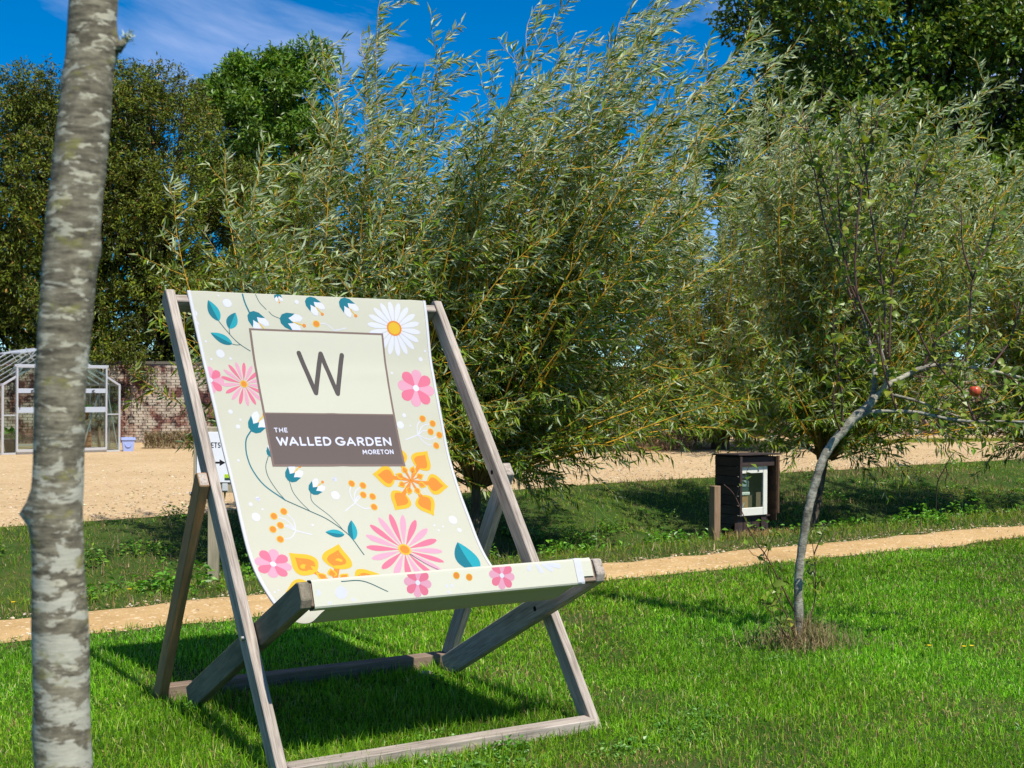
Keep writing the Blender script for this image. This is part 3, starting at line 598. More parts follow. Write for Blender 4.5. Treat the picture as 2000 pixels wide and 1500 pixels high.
# loose stones along the path and the yard
n = 5200; u = RNG.uniform(-3, 22, n); s = RNG.random(n); v = np.where(s < .4, path_far(u)+RNG.normal(0, .07, n), np.where(s < .65, path_near(u)+RNG.normal(.02, .05, n), RNG.uniform(8.25, 9.15, n))); x, y = xy_of(u, v)
oc = np.array([(1, 0, 0), (-1, 0, 0), (0, 1, 0), (0, -1, 0), (0, 0, 1), (0, 0, -1)], float); of = np.array([(0, 2, 4), (2, 1, 4), (1, 3, 4), (3, 0, 4), (2, 0, 5), (1, 2, 5), (3, 1, 5), (0, 3, 5)])
r = .004+.012*RNG.random(n)**3.2
V = (oc[None]+RNG.normal(0, .25, (n, 6, 3)))*r[:, None, None]*np.array([1, 1, .6])+np.stack([x, y, height(x, y)+.018], 1)[:, None]
m2 = 9000; u2 = RNG.uniform(0, 27, m2); v2 = yard_near(u2)+np.abs(RNG.normal(0, 4.5, m2)); x2, y2 = xy_of(u2, v2); r2 = .008+.016*RNG.random(m2)**2.5
V = np.concatenate([V, (oc[None]+RNG.normal(0, .25, (m2, 6, 3)))*r2[:, None, None]*np.array([1, 1, .6])+np.stack([x2, y2, 0*x2+.022], 1)[:, None]]); n += m2
tag(mesh_np('loose_stones', V.reshape(-1, 3), (of[None]+np.arange(n)[:, None, None]*6).reshape(-1, 3), M['straw'], col=np.repeat(pick(n, [(.50, .40, .25, 3), (.42, .30, .16, 3), (.62, .55, .43, 1.5)]), 6, 0)), 'small pale stones scattered along the ochre path and over the gravel yard', 'stones', kind='stuff')
# yellow hawkbit flowers
M['petal_yellow'] = plain('yellow_petals', (.80, .52, .012), .6, .2)
M['stalk'] = plain('green_stalk', (.10, .18, .03), .6, .2)
def hawkbit(x, y, h, label, r=.016):
    o = empty('yellow_flower', (x, y, float(height(np.array(x), np.array(y)))), random.random()*6, label, 'flower', 'small yellow flowers in the grass')
    b = MB(); b.tube([(0, 0, -.01), (.004, .003, h*.6), (0, 0, h)], [.0015, .0013, .0012], 4); b.build('stalk', M['stalk'], o)
    b = MB()
    for k in range(12):
        a = k*math.pi/6; d = Vector((math.cos(a), math.sin(a), .35)); s_ = Vector((-d.y, d.x, 0))*.22
        p = Vector((0, 0, h)); b.add([p, p+d*r*.6+s_*r, p+d*r, p+d*r*.6-s_*r], [(0, 1, 2, 3)])
    b.build('flower_head', M['petal_yellow'], o)
for px, py, Y, l in ((1815, 1262, 7.85, 'yellow flower on its own in the lawn, nearest the leaning tree'), (1883, 1263, 7.82, 'yellow flower in the lawn, left one of a close pair'), (1898, 1262, 7.84, 'yellow flower in the lawn, right one of a close pair'),
        (297, 1149, 10.1, 'yellow flower on the ditch verge, highest up beside the prop leg'), (253, 1163, 9.75, 'yellow flower on the ditch verge between birch trunk and prop leg'), (26, 1191, 9.15, 'yellow flower on the ditch verge to the left of the birch trunk'),
        (1880, 965, 18.9, 'yellow flower among the weeds of the far ditch bank')):
    p = at(px, py, Y); hawkbit(p.x, p.y, max(.03, p.z-float(height(np.array(p.x), np.array(p.y)))), l, .019 if Y > 9 else .0155)

# ------------------------------------------------------------------ tickets sign behind the chair
M['white_sign'] = plain('white_sign_plastic', (.80, .80, .83), .4, .4, 0, .02)
M['ink_navy'] = plain('navy_print', (.012, .016, .035), .5, .3); M['ink_black'] = plain('black_print', (.012, .012, .014), .5, .3)
M['lime'] = plain('lime_sticker', (.42, .62, .01), .5, .3); M['dark_green'] = plain('dark_green_print', (.03, .07, .04), .5, .3); M['clear_grey'] = plain('frosted_plastic', (.55, .57, .58), .25, .5)
sg = empty('ticket_sign', (-2.455, 10.58, float(height(np.array(-2.455), np.array(10.58)))), R(4), 'white tickets sign with a black arrow on a wooden post behind the deckchair', 'sign'); sz = -sg.location.z
def sbox(name, c, d, mat, par=sg, bev=.003):
    b = MB(); b.box((0, 0, 0), d); return b.build(name, mat, par, bev, mat4=Matrix.Translation(c))
def upbeam(name, c, w, d, h, mat, par, bev=.003):
    b = MB(); b.box((0, 0, 0), (h, d, w)); return b.build(name, mat, par, bev, mat4=Matrix.Translation(c) @ Matrix.Rotation(R(-90), 4, 'Y'))
upbeam('post', (-.005, .05, .56+sz), .085, .075, 1.36, M['pale_wood'], sg)
upbeam('backboard', (.005, 0, .968+sz), .335, .022, .535, M['pale_wood'], sg)
pn = sbox('panel', (.012, -.0165, .992+sz), (.292, .01, .415), M['white_sign'], sg, .002)
def plane_fn(oy): return lambda x, y, off=0.: np.stack([np.asarray(x, float), np.full(len(x), oy)-np.asarray(off, float), -np.asarray(y, float)], -1)
p = Print(plane_fn(-.005)); text(p, 'TICKETS', -.128, -.080, .172, .038, .0075, 'grey', 1, 0, 0, .30); o = p.build('lettering', pn); o.data.materials.clear(); [o.data.materials.append(M['ink_navy']) for _ in INKS]
p = Print(plane_fn(-.005)); p.stroke([(-.06, .045), (.045, .045)], .016, 'grey', 1, False, False); p.tri([(.04, .018), (.087, .045), (.04, .072)], [(0, 1, 2)], 'grey', 1.4); o = p.build('arrow', pn); o.data.materials.clear(); [o.data.materials.append(M['ink_black']) for _ in INKS]
sbox('lime_sticker', (.105, -.006, -.155), (.048, .002, .03), M['lime'], pn, 0); sbox('sticker_caption', (.105, -.006, -.180), (.048, .002, .017), M['dark_green'], pn, 0)
sbox('plastic_pocket', (.095, -.018, .745+sz), (.045, .012, .06), M['clear_grey'])

# ------------------------------------------------------------------ meter cabinet
def thin_glass(name, tint=(.9, .95, .93), refl=.5):
    t = NT(name); tr = t.new('ShaderNodeBsdfTransparent'); tr.inputs[0].default_value = (*tint, 1); g = t.new('ShaderNodeBsdfGlossy'); g.inputs['Roughness'].default_value = .03
    lw = t.new('ShaderNodeLayerWeight'); pw = t.new('ShaderNodeMath', operation='POWER'); pw.inputs[1].default_value = 4.; t.l.new(lw.outputs['Facing'], pw.inputs[0])
    ad = t.new('ShaderNodeMath', operation='MULTIPLY_ADD'); ad.inputs[1].default_value = .8; ad.inputs[2].default_value = .03+refl*.04; ad.use_clamp = True; t.l.new(pw.outputs[0], ad.inputs[0])
    m = t.new('ShaderNodeMixShader'); t.l.new(ad.outputs[0], m.inputs[0]); t.l.new(tr.outputs[0], m.inputs[1]); t.l.new(g.outputs[0], m.inputs[2]); return t.fin(m.outputs[0])
M['glass'] = thin_glass('window_glass'); M['white_paint'] = plain('aged_white_paint', (.66, .65, .56), .55, .3, 0, .06, 12)
M['meter_green'] = plain('dark_green_case', (.05, .085, .075), .35, .5); M['meter_face'] = plain('grey_meter_face', (.32, .36, .36), .3, .5); M['steel'] = plain('steel_pipe', (.5, .5, .48), .35, .5, .8); M['ply'] = plain('plywood_board', (.42, .24, .11), .7, .2)
M['worn_wood'] = wood('worn_brown_board', [(.3, lin(46, 34, 28)), (.5, lin(84, 62, 44)), (.72, lin(120, 92, 62))], 1., .8, .5, lin(40, 32, 30), .7)
bx = empty('meter_cabinet', (2.45, 13.75, -.02), R(33), 'black boarded meter cabinet with a white glazed door standing between the path and ditch', 'cabinet')
def bbox(name, c, d, mat, par=bx, bev=.003, rot=None):
    b = MB(); b.box((0, 0, 0), d); return b.build(name, mat, par, bev, mat4=Matrix.Translation(c) @ (rot or Matrix()))
def sideboards(x0, x1, mat, name):
    for k in range(8):
        z0 = .022+k*.1045; z1 = z0+.100; f = lambda z: .004+max(0, (.235-z))*1.05
        vs = [(x, y, z) for x in (x0, x1) for y, z in ((f(z0), z0), (.40, z0), (.40, z1), (f(z1), z1))]
        j = random.uniform(-.002, .002); vs = [(a+j, b_, c_) for a, b_, c_ in vs]
        cen = Vector(((x0+x1)/2, .2, (z0+z1)/2)); Mx = Matrix.Translation(cen) @ Matrix.Rotation(R(90), 4, 'Z'); inv = Mx.inverted()
        b = MB(); b.add([inv @ Vector(q_) for q_ in vs], [(0, 1, 2, 3), (7, 6, 5, 4), (0, 4, 5, 1), (1, 5, 6, 2), (2, 6, 7, 3), (3, 7, 4, 0)]); b.build(name, mat, bx, .003, mat4=Mx)
sideboards(0, .024, M['black_wood'], 'side_board'); sideboards(.556, .58, M['black_wood'], 'side_board')
for k in range(5):
    o = upbeam('back_board', (.058+k*.116, .388, .44), .112, .018, .84, M['black_wood'], bx)
upbeam('corner_trim', (.014, .008, .545), .032, .024, .63, M['black_wood'], bx); upbeam('corner_trim', (.566, .008, .545), .032, .024, .63, M['worn_wood'], bx)
bbox('inner_cheek', (.549, .105, .50), (.010, .19, .70), M['worn_wood'])
bbox('roof', (.29, .205, .875), (.64, .43, .018), M['black_wood'], bx, .004, Matrix.Rotation(R(-1.5), 4, 'X'))
bbox('header_board', (.29, .052, .802), (.528, .02, .105), M['black_wood']); bbox('shelf', (.29, .24, .20), (.528, .28, .02), M['black_wood'])
for k in range(4): upbeam('plinth_board', (.10+k*.125, .13, .105), .118, .018, .17, M['black_wood'], bx)
upbeam('leg', (.44, .115, .10), .075, .05, .24, M['black_wood'], bx)
dr = empty('door', (.03, .085, .215)); dr.parent = bx
DW, DH = .44, .535
for nm, c, d in (('stile', (.03, 0, DH/2), (.06, .028, DH)), ('stile', (DW-.030, 0, DH/2), (.060, .028, DH)), ('rail', (DW/2, 0, .042), (DW-.126, .027, .084)), ('rail', (DW/2, 0, DH-.038), (DW-.126, .027, .076))): bbox(nm, c, d, M['white_paint'], dr, .003)
bbox('glass', (DW/2, .004, DH/2+.004), (DW-.12, .004, DH-.155), M['glass'], dr, 0)
bbox('hinge', (.30, -.016, DH-.02), (.022, .006, .075), M['bolt'], dr, .001)
o = bbox('backing_board', (.30, .245, .47), (.52, .012, .50), plain('stained_backing', (.16, .13, .085), .8, .1))
mt = empty('electricity_meter', tuple(bx.matrix_basis @ Vector((.17, .175, .50))) , R(33), 'green electricity meter with a clear window inside the boarded cabinet', 'meter')
def mbox(name, c, d, mat, bev=.006): b = MB(); b.box((0, 0, 0), d); return b.build(name, mat, mt, bev, mat4=Matrix.Translation(c))
mbox('case', (0, 0, .07), (.17, .10, .20), M['meter_green'], .012); mbox('dial_window', (-.015, -.052, .06), (.105, .01, .07), M['meter_face']); mbox('name_plate', (-.01, -.052, .135), (.10, .008, .035), M['meter_face']); mbox('terminal_cover', (0, -.012, -.05), (.17, .10, .035), M['white_paint'])
for k in range(3): mbox('terminal_screw', (.062, -.052, .03+k*.022), (.012, .008, .012), M['meter_face'], .002)
o = empty('wooden_block', tuple(bx.matrix_basis @ Vector((.16, .165, .225))), R(33), 'orange plywood block standing under the meter in the cabinet', 'block'); 
for c, d in (((-.055, 0, .09), (.06, .10, .18)), ((.03, .01, .10), (.09, .10, .20))): b = MB(); b.box((0, 0, 0), d); b.build('board', M['ply'], o, .003, mat4=Matrix.Translation(c))
o = empty('cable', tuple(bx.matrix_basis @ Vector((.11, .135, .23))), R(33), 'grey cable rising from the cabinet floor to the meter', 'cable'); b = MB(); b.tube([(0, 0, 0), (.04, -.01, .07), (.09, 0, .14), (.10, .02, .20), (.09, .03, .24)], [.009]*5, 8); b.build('sheath', M['steel'], o, smooth=True)
pp = at(1396, 1046, 13.5); o = empty('stake', (pp.x, pp.y, -.01), R(33), 'short square wooden stake standing beside the boarded cabinet', 'stake'); upbeam('shaft', (0, 0, .27), .085, .085, .58, M['stake_wood'], o, .004)

# ------------------------------------------------------------------ greenhouse
M['alu'] = plain('aluminium_bar', (.62, .63, .65), .4, .5, .55, .05); M['kick'] = plain('pale_grey_panel', (.40, .44, .50), .5, .3, 0, .04); M['gglass'] = thin_glass('greenhouse_glass', (.80, .86, .84), 1.2)
GW, GD, GE, GR = 2.57, 3.7, 1.53, 2.34
gh = empty('greenhouse', (-10.95, 27.6, 0), R(38), 'aluminium greenhouse with sliding doors and an open roof vent against the garden trees', 'greenhouse')
def bar(name, a, b_, w=.03, par=gh, mat=None, dp=None):
    a = Vector(a); b_ = Vector(b_); d = b_-a; L = d.length; X_ = d.normalized(); Y_ = X_.orthogonal().normalized() if abs(X_.z) < .99 else Vector((0, 1, 0)); 
    if abs(X_.z) < .99: Y_ = Vector((0, 0, 1)).cross(X_).normalized()
    Z_ = X_.cross(Y_); Mx = Matrix((X_, Y_, Z_)).transposed().to_4x4(); Mx.translation = (a+b_)/2
    m_ = MB(); m_.box((0, 0, 0), (L, dp or w, w)); return m_.build(name, mat or M['alu'], par, .002, mat4=Mx)
def pane(c4, par=gh, name='pane', mat=None):
    c4 = [Vector(c) for c in c4]; cen = sum(c4, Vector())/len(c4); nrm = (c4[1]-c4[0]).cross(c4[-1]-c4[0]).normalized()*.002
    vs = [c-cen-nrm for c in c4]+[c-cen+nrm for c in c4]; n_ = len(c4)
    m_ = MB(); m_.add(vs, [tuple(range(n_))[::-1], tuple(range(n_, 2*n_))]+[(i, (i+1) % n_, n_+(i+1) % n_, n_+i) for i in range(n_)]); return m_.build(name, mat or M['gglass'], par, 0, mat4=Matrix.Translation(cen))
zr = lambda x: GE+(GR-GE)*(1-abs(x-GW/2)/(GW/2))
for y in (0, GD):
    for x in (0, GW): bar('corner_post', (x, y, 0), (x, y, GE), .045)
    bar('gable_bar', (0, y, GE), (GW/2, y, GR), .045); bar('gable_bar', (GW, y, GE), (GW/2, y, GR), .045); bar('sill', (0, y, .03), (GW, y, .03), .06)
for x in (0, GW): bar('sill', (x, 0, .03), (x, GD, .03), .06); bar('eaves_bar', (x, 0, GE), (x, GD, GE), .05)
bar('ridge_bar', (GW/2, 0, GR), (GW/2, GD, GR), .05)
DX0, DX1, DZ = .29, 2.25, 1.95
for k in range(1, 6):
    y = GD*k/6
    for x in (0, GW): bar('glazing_bar', (x, y, 0), (x, y, GE), .025); bar('glazing_bar', (x, y, GE), (GW/2, y, GR), .028)
for k in range(6):
    y0, y1 = GD*k/6+.02, GD*(k+1)/6-.02
    for x in (0, GW):
        for z0, z1 in ((.07, .78), (.80, GE-.03)): pane([(x, y0, z0), (x, y1, z0), (x, y1, z1), (x, y0, z1)])
    for sgn, x in ((1, 0), (-1, GW)):
        for t0, t1 in ((.03, .52), (.54, .97)):
            if sgn == 1 and k in (1, 3) and t1 > .6: continue
            q_ = lambda t: (x+sgn*GW/2*t, GE+(GR-GE)*t+.012); pane([(q_(t0)[0], y0, q_(t0)[1]), (q_(t0)[0], y1, q_(t0)[1]), (q_(t1)[0], y1, q_(t1)[1]), (q_(t1)[0], y0, q_(t1)[1])])
for k in (1, 3):
    y0, y1 = GD*k/6+.02, GD*(k+1)/6-.02; vf = empty('roof_vent', (GW/2-.02, 0, GR+.02)); vf.parent = gh; vf.rotation_euler = (0, R(22), 0); dx, dz = -GW/2*.47, -(GR-GE)*.47
    for y in (y0, y1): bar('vent_frame', (0, y, 0), (dx, y, dz), .03, vf)
    bar('vent_frame', (dx, y0, dz), (dx, y1, dz), .03, vf); bar('vent_frame', (0, y0, 0), (0, y1, 0), .03, vf); pane([(0, y0, .0), (0, y1, .0), (dx, y1, dz), (dx, y0, dz)], vf)
    bar('vent_stay', (GW/2-.35, (y0+y1)/2, GR-.25), (GW/2-.52, (y0+y1)/2, GR+.02), .018)
for x in (DX0, DX1): bar('door_post', (x, -.01, 0), (x, -.01, DZ), .04)
bar('door_track', (DX0-.05, -.03, DZ), (DX1+.05, -.03, DZ), .05); bar('door_track', (DX0, -.03, .06), (DX1, -.03, .06), .04)
for x0, x1 in ((0, DX0), (DX1, GW)):
    for z0, z1 in ((.07, .86), (.88, None)):
        xa, xb = x0+.03, x1-.03
        if z1: pane([(xa, 0, z0), (xb, 0, z0), (xb, 0, z1), (xa, 0, z1)])
        else: pane([(xa, 0, z0), (xb, 0, z0), (xb, 0, zr(xb)-.04), (xa, 0, zr(xa)-.04)])
    bar('mid_rail', (x0, 0, .87), (x1, 0, .87), .025)
pane([(.35, .0, DZ+.03), (2.22, .0, DZ+.03), (GW/2+.10, 0, GR-.09), (GW/2-.10, 0, GR-.09)])
bar('gable_brace', (GW-.03, .02, .1), (GW-.28, .02, 1.45), .025); bar('gable_brace', (1.75, .06, .1), (2.1, .06, 1.3), .025)
def gdoor(x0, x1):
    d_ = empty('sliding_door', (x0, -.05, .08)); d_.parent = gh; w = x1-x0; H_ = DZ-.1
    for x in (0, w): bar('stile', (x, 0, 0), (x, 0, H_), .04, d_)
    for z in (0.02, H_): bar('rail', (0, 0, z), (w, 0, z), .055, d_)
    for z0, z1, kind in ((.05, .84, 0), (.84, .96, 1), (.96, 1.27, 0), (1.27, 1.37, 1), (1.37, H_-.03, 0)):
        q_ = [(.02, 0, z0), (w-.02, 0, z0), (w-.02, 0, z1), (.02, 0, z1)]
        if kind: bar('kick_panel', (.02, -.005, (z0+z1)/2), (w-.02, -.005, (z0+z1)/2), z1-z0, d_, M['kick'], .012)
        else: pane(q_, d_)
    m_ = MB(); m_.box((0, 0, 0), (.05, .006, .022)); m_.box((.026, 0, .016), (.022, .006, .018)); m_.box((-.02, 0, -.03), (.012, .006, .018)); m_.box((.012, 0, -.036), (.08, .006, .012)); m_.build('maker_logo', M['ink_black'], d_, 0, mat4=Matrix.Translation((w*.5, -.016, 1.32)))
    bar('handle', (.05, -.03, .95), (.05, -.03, 1.15), .02, d_, M['ink_black'])
gdoor(DX0, DX0+.62); gdoor(DX1-.62, DX1)
M['terracotta'] = plain('terracotta', (.50, .20, .09), .8, .1); M['bench_wood'] = plain('bench_plank', (.36, .24, .13), .8, .1); M['lav'] = plain('lavender_plastic', (.34, .42, .74), .4, .4, 0, .05)
gm = gh.matrix_basis
o = empty('potting_bench', tuple(gm @ Vector((2.15, 1.9, 0))), R(38), 'wooden potting bench inside the greenhouse along its right side', 'bench')
def obox(par, name, c, d, mat, bev=.004): b = MB(); b.box((0, 0, 0), d); return b.build(name, mat, par, bev, mat4=Matrix.Translation(c))
for k in range(4): obox(o, 'plank', (-.2+k*.135, 0, .72), (.125, 2.6, .025), M['bench_wood'])
for x in (-.22, .22):
    for y in (-1.2, 1.2): obox(o, 'leg', (x, y, .35), (.06, .06, .70), M['bench_wood'])
def pot(loc, r, h, mat, label, group=None, nm='plant_pot', cat='pot', leaf=True):
    o = empty(nm, loc, random.random()*6, label, cat, group); b = MB(); n_ = 14; P = [(r*.72, 0), (r*.98, h*.8), (r*1.08, h*.8), (r*1.08, h), (r*.92, h), (r*.88, h*.86)]
    vs = [(a*math.cos(2*math.pi*k/n_), a*math.sin(2*math.pi*k/n_), z) for a, z in P for k in range(n_)]; b.add(vs, [(i*n_+k, i*n_+(k+1) % n_, (i+1)*n_+(k+1) % n_, (i+1)*n_+k) for i in range(len(P)-1) for k in range(n_)]+[tuple(range(n_))[::-1], tuple((len(P)-1)*n_+k for k in range(n_))]); b.build('bowl', mat, o, 0, True)
    if leaf:
        q_ = 40; V, Fv = leaves(np.column_stack([RNG.normal(0, r*.5, q_), RNG.normal(0, r*.5, q_), h+RNG.random(q_)*h*.7]), RNG.normal(0, 1, (q_, 3))+[0, 0, .5], RNG.normal(0, 1, (q_, 3)), np.full(q_, r*.9), np.full(q_, r*.5)); mesh_np('foliage', V, Fv, M['weed'], o, leafcol(q_, WEED, RNG))
    return o
for k, (x, y, l) in enumerate([(2.05, .8, 'terracotta pot nearest the greenhouse doors on the bench'), (2.2, 1.25, 'terracotta pot second from the greenhouse doors on the bench'), (2.05, 1.75, 'terracotta pot third from the greenhouse doors on the bench')]): pot(tuple(gm @ Vector((x, y, .735))), .11, .18, M['terracotta'], l, 'terracotta pots on the greenhouse bench')
pot(tuple(gm @ Vector((.35, .55, .02))), .16, .3, M['ink_black'], 'black pot with a spiky plant standing inside the greenhouse by its left door', None)
o = empty('crate', tuple(gm @ Vector((1.85, .75, .02))), R(38), 'orange wooden crate on the greenhouse floor behind the right door', 'crate')
for k in range(4): obox(o, 'slat', (0, -.2, .06+k*.11), (.55, .02, .09), M['terracotta']); obox(o, 'slat', (0, .2, .06+k*.11), (.55, .02, .09), M['terracotta'])
for x in (-.28, .28): obox(o, 'end_board', (x, 0, .22), (.02, .38, .44), M['terracotta'])
# lavender planter at its corner
b0 = at(250, 887, 29.4); o = empty('planter', (b0.x, b0.y, 0), R(20), 'square lavender blue plastic planter standing at the greenhouse corner', 'planter')
b = MB(); w0, w1, h = .105, .14, .33; vs = [(sx_*w, sy_*w, z) for w, z in ((w0, 0), (w1, h-.05), (w1+.018, h-.05), (w1+.018, h), (w1-.01, h), (w1-.02, h-.06)) for sx_, sy_ in ((-1, -1), (1, -1), (1, 1), (-1, 1))]
b.add(vs, [(i*4+k, i*4+(k+1) % 4, (i+1)*4+(k+1) % 4, (i+1)*4+k) for i in range(5) for k in range(4)]+[(3, 2, 1, 0), (20, 21, 22, 23)]); b.build('tub', M['lav'], o)
b = MB(); b.tube([Vector((.07*math.cos(a), -.133+.0*a, .19+.07*math.sin(a))) for a in np.linspace(math.pi*.95, math.pi*2.05, 12)], [.008]*12, 6); b.build('handle', M['lav'], o, 0, True)
# ------------------------------------------------------------------ garden wall of separate bricks
def brick_mat():
    t = NT('old_flaking_brick'); g = t.new('ShaderNodeNewGeometry'); mp_ = t.new('ShaderNodeMapping'); t.l.new(g.outputs['Position'], mp_.inputs[0]); v = mp_.outputs[0]
    vo = t.new('ShaderNodeTexVoronoi'); vo.inputs['Scale'].default_value = 5.5; t.l.new(v, vo.inputs['Vector'])
    c = t.ramp(t.mix(.4, vo.outputs['Color'], t.noise(v, 9, 4)), [(.3, lin(50, 38, 40)), (.45, lin(82, 56, 53)), (.58, lin(112, 74, 64)), (.72, lin(138, 112, 98))])
    w = t.ramp(t.noise(v, 2.3, 6, .7), [(.46, (0, 0, 0)), (.58, (.85, .85, .85))]); c = t.mix(w, c, lin(186, 176, 158))
    return t.fin(t.pbr(c, .9, .1, t.bump(t.noise(v, 60, 3), .4, .01)))
M['brick'] = brick_mat(); M['mortar'] = plain('lime_mortar', (.34, .30, .25), .95, .05, 0, .2, 6)
gw = empty('garden_wall', (-16, 31.4, 0), R(19), 'old red brick garden wall with flaking whitewash behind the greenhouse and willows', 'wall')
b = MB(); b.box((24, .16, 1.03), (64, .26, 2.1)); b.build('mortar_core', M['mortar'], gw)
b = MB(); 
for k in range(107): b.box((-7.7+k*.6, .16, 2.115), (.594, .36, .07))
o = b.build('coping', plain('shade_dark_coping', (.12, .11, .09), .95, .05, 0, .3, 5), gw); o['kind'] = 'stuff'  # coping colour darkened to stand for the yew shade along the wall top
bd = []
for k in range(4):
    b = MB(); b.box((0, 0, 0), (.224-.004*k, .06, .065+.0008*k)); me_o = b.build('brick', M['brick'], gw, .004); bd.append(me_o.data); bpy.data.objects.remove(me_o)
jb = MB(); nb = 0
for r in range(27):
    for k in range(170):
        lx = -4+k*.2355+(.118 if r % 2 else 0); z = .045+r*.0755
        near = 5.9 < lx < 8.25 and r > 3 and nb < 296
        if near:
            o = bpy.data.objects.new('brick', bd[random.randrange(4)]); COL.objects.link(o); o.parent = gw; nb += 1
            o.location = (lx, .004+random.uniform(-.007, .005), z); o.rotation_euler = (random.gauss(0, .01), 0, random.gauss(0, .01))
        elif lx < 34:
            h_ = random.uniform(-.006, .005); x0, x1, y0, z0, z1 = lx-.111, lx+.111, -.026+h_, z-.033, z+.033
            jb.add([(x0, y0, z0), (x1, y0, z0), (x1, y0, z1), (x0, y0, z1), (x0, .035, z0), (x1, .035, z0), (x1, .035, z1), (x0, .035, z1)], [(0, 1, 2, 3), (3, 2, 6, 7), (4, 5, 1, 0), (4, 0, 3, 7), (1, 5, 6, 2)])
o = jb.build('brickwork', M['brick'], gw); o['kind'] = 'stuff'
# dry clipped strips of lavender at the edge of the yard
def hedge(name, p0, p1, w, h, n, label, pal):
    t = RNG.random(n); s = RNG.normal(0, .42, n)*w; p0 = np.array(p0); p1 = np.array(p1); d = p1-p0; q_ = np.array([-d[1], d[0]])/np.hypot(*d)
    hh = h*(.82+.35*vnoise(t*np.hypot(*d)*2.2, t*0, 61)); z = hh*RNG.random(n)**.75*np.clip(1.15-(np.abs(s)/w)**2, .3, 1)
    P = np.column_stack([p0+t[:, None]*d+s[:, None]*q_, z]); D = np.column_stack([RNG.normal(0, .45, n), RNG.normal(0, .45, n), np.abs(RNG.normal(.8, .3, n))])
    V, F = leaves(P, D, RNG.normal(0, 1, (n, 3)), RNG.uniform(.06, .15, n), RNG.uniform(.010, .022, n)); return tag(mesh_np(name, V, F, M['straw'], col=leafcol(n, pal, RNG, .25)), label, 'hedge')
HP = [(.24, .17, .09, 3), (.34, .25, .14, 2), (.13, .10, .055, 2), (.14, .15, .05, .8)]
hedge('dry_hedge', (-8.75, 30.6), (-5.2, 31.7), .36, .36, 9000, 'low dry brown clipped hedge beside the lavender planter below the brick wall', HP)
hedge('dry_hedge', (-.4, 29.8), (4.3, 31.1), .42, .50, 12000, 'long dry reddish brown hedge seen beneath the willow on the far side of the gravel', [(.26, .16, .09, 3), (.34, .23, .14, 2), (.14, .09, .06, 2), (.12, .14, .05, .6)])
m = 5; x = np.array([.75, 1.0, 1.25, 1.45, 2.5]); y = 30.9+x*.3
V_ = weed_patch('flowering_plant', x, y, np.array([.35]*4+[.3]), 420, np.full(m, .22), np.full(m, .32), .10, [(.06, .24, .05, 2), (.10, .30, .06, 1)], M['weed'], .8); tag(V_, 'green bedding plants with yellow blooms behind the dry hedge beneath the willow', 'plants', kind='stuff')
for px, py, l in ((1052, 838, 'yellow bloom, leftmost above the dry hedge under the willow'), (1056, 829, 'yellow bloom, upper left one above the dry hedge under the willow'), (1090, 826, 'yellow bloom at the top of the bedding plants under the willow'), (1091, 837, 'yellow bloom in the middle of the bedding plants under the willow'), (1114, 839, 'yellow bloom at the right end of the bedding plants under the willow'), (1188, 847, 'largest yellow bloom, on its own at the hedge under the willow')):
    p = at(px, py, 30.6); o = empty('yellow_bloom', p, 0, l, 'flower', 'yellow blooms along the dry hedge'); b = MB(); r = .085 if px == 1188 else .055
    for k in range(7): a = k*6.283/7; d = Vector((math.cos(a), -.35, math.sin(a))); s_ = Vector((-d.z, 0, d.x))*.4; b.add([Vector((0, 0, 0)), d*r*.6+s_*r, d*r, d*r*.6-s_*r], [(0, 1, 2, 3)])
    b.build('petals', M['petal_yellow'], o)
    b = MB(); b.tube([(0, .02, 0), (.01, .04, -.25), (.0, .04, -p.z)], [.006]*3, 4); b.build('stalk', M['stalk'], o)

# ------------------------------------------------------------------ trees
M['yew'] = leafmat('yew_foliage', trans=.12, rough=.5, spec=.3); M['broad'] = leafmat('broad_leaves', trans=.28, rough=.42, spec=.4)
M['willow'] = leafmat('willow_leaves', (.40, .45, .31), .5, trans=.28, rough=.42, spec=.3); M['wand'] = leafmat('willow_wands', trans=.0, rough=.55, spec=.3)
def bark(name, a, b_, sc=12): 
    t = NT(name); v = t.mapped((1, 1, .35)); n = t.noise(v, sc, 6, .65); return t.fin(t.pbr(t.ramp(n, [(.35, a), (.65, b_)]), .9, .1, t.bump(n, .6, .02)))
M['bark'] = bark('brown_bark', (.055, .040, .028), (.15, .115, .08))
def tubes(items, ns=4):
    """items: (pts (k,3), r0, r1); all as one vertex soup"""
    Vs, Fs, cnt = [], [], 0; a = np.arange(ns)*2*np.pi/ns
    for P, r0, r1 in items:
        P = np.asarray(P, float); k = len(P); T = unit(np.gradient(P, axis=0)); ref = np.array([.31, .93, .17]); A = unit(np.cross(T, ref)); B = np.cross(T, A)
        r = np.linspace(r0, r1, k)[:, None, None]; ring = P[:, None]+(A[:, None]*np.cos(a)[None, :, None]+B[:, None]*np.sin(a)[None, :, None])*r
        Vs.append(ring.reshape(-1, 3)); i = np.arange(k-1)[:, None]*ns+np.arange(ns)[None]; j = np.arange(k-1)[:, None]*ns+(np.arange(ns)[None]+1) % ns
        Fs.append(np.stack([i, j, j+ns, i+ns], -1).reshape(-1, 4)+cnt); cnt += k*ns
    return np.concatenate(Vs), np.concatenate(Fs)
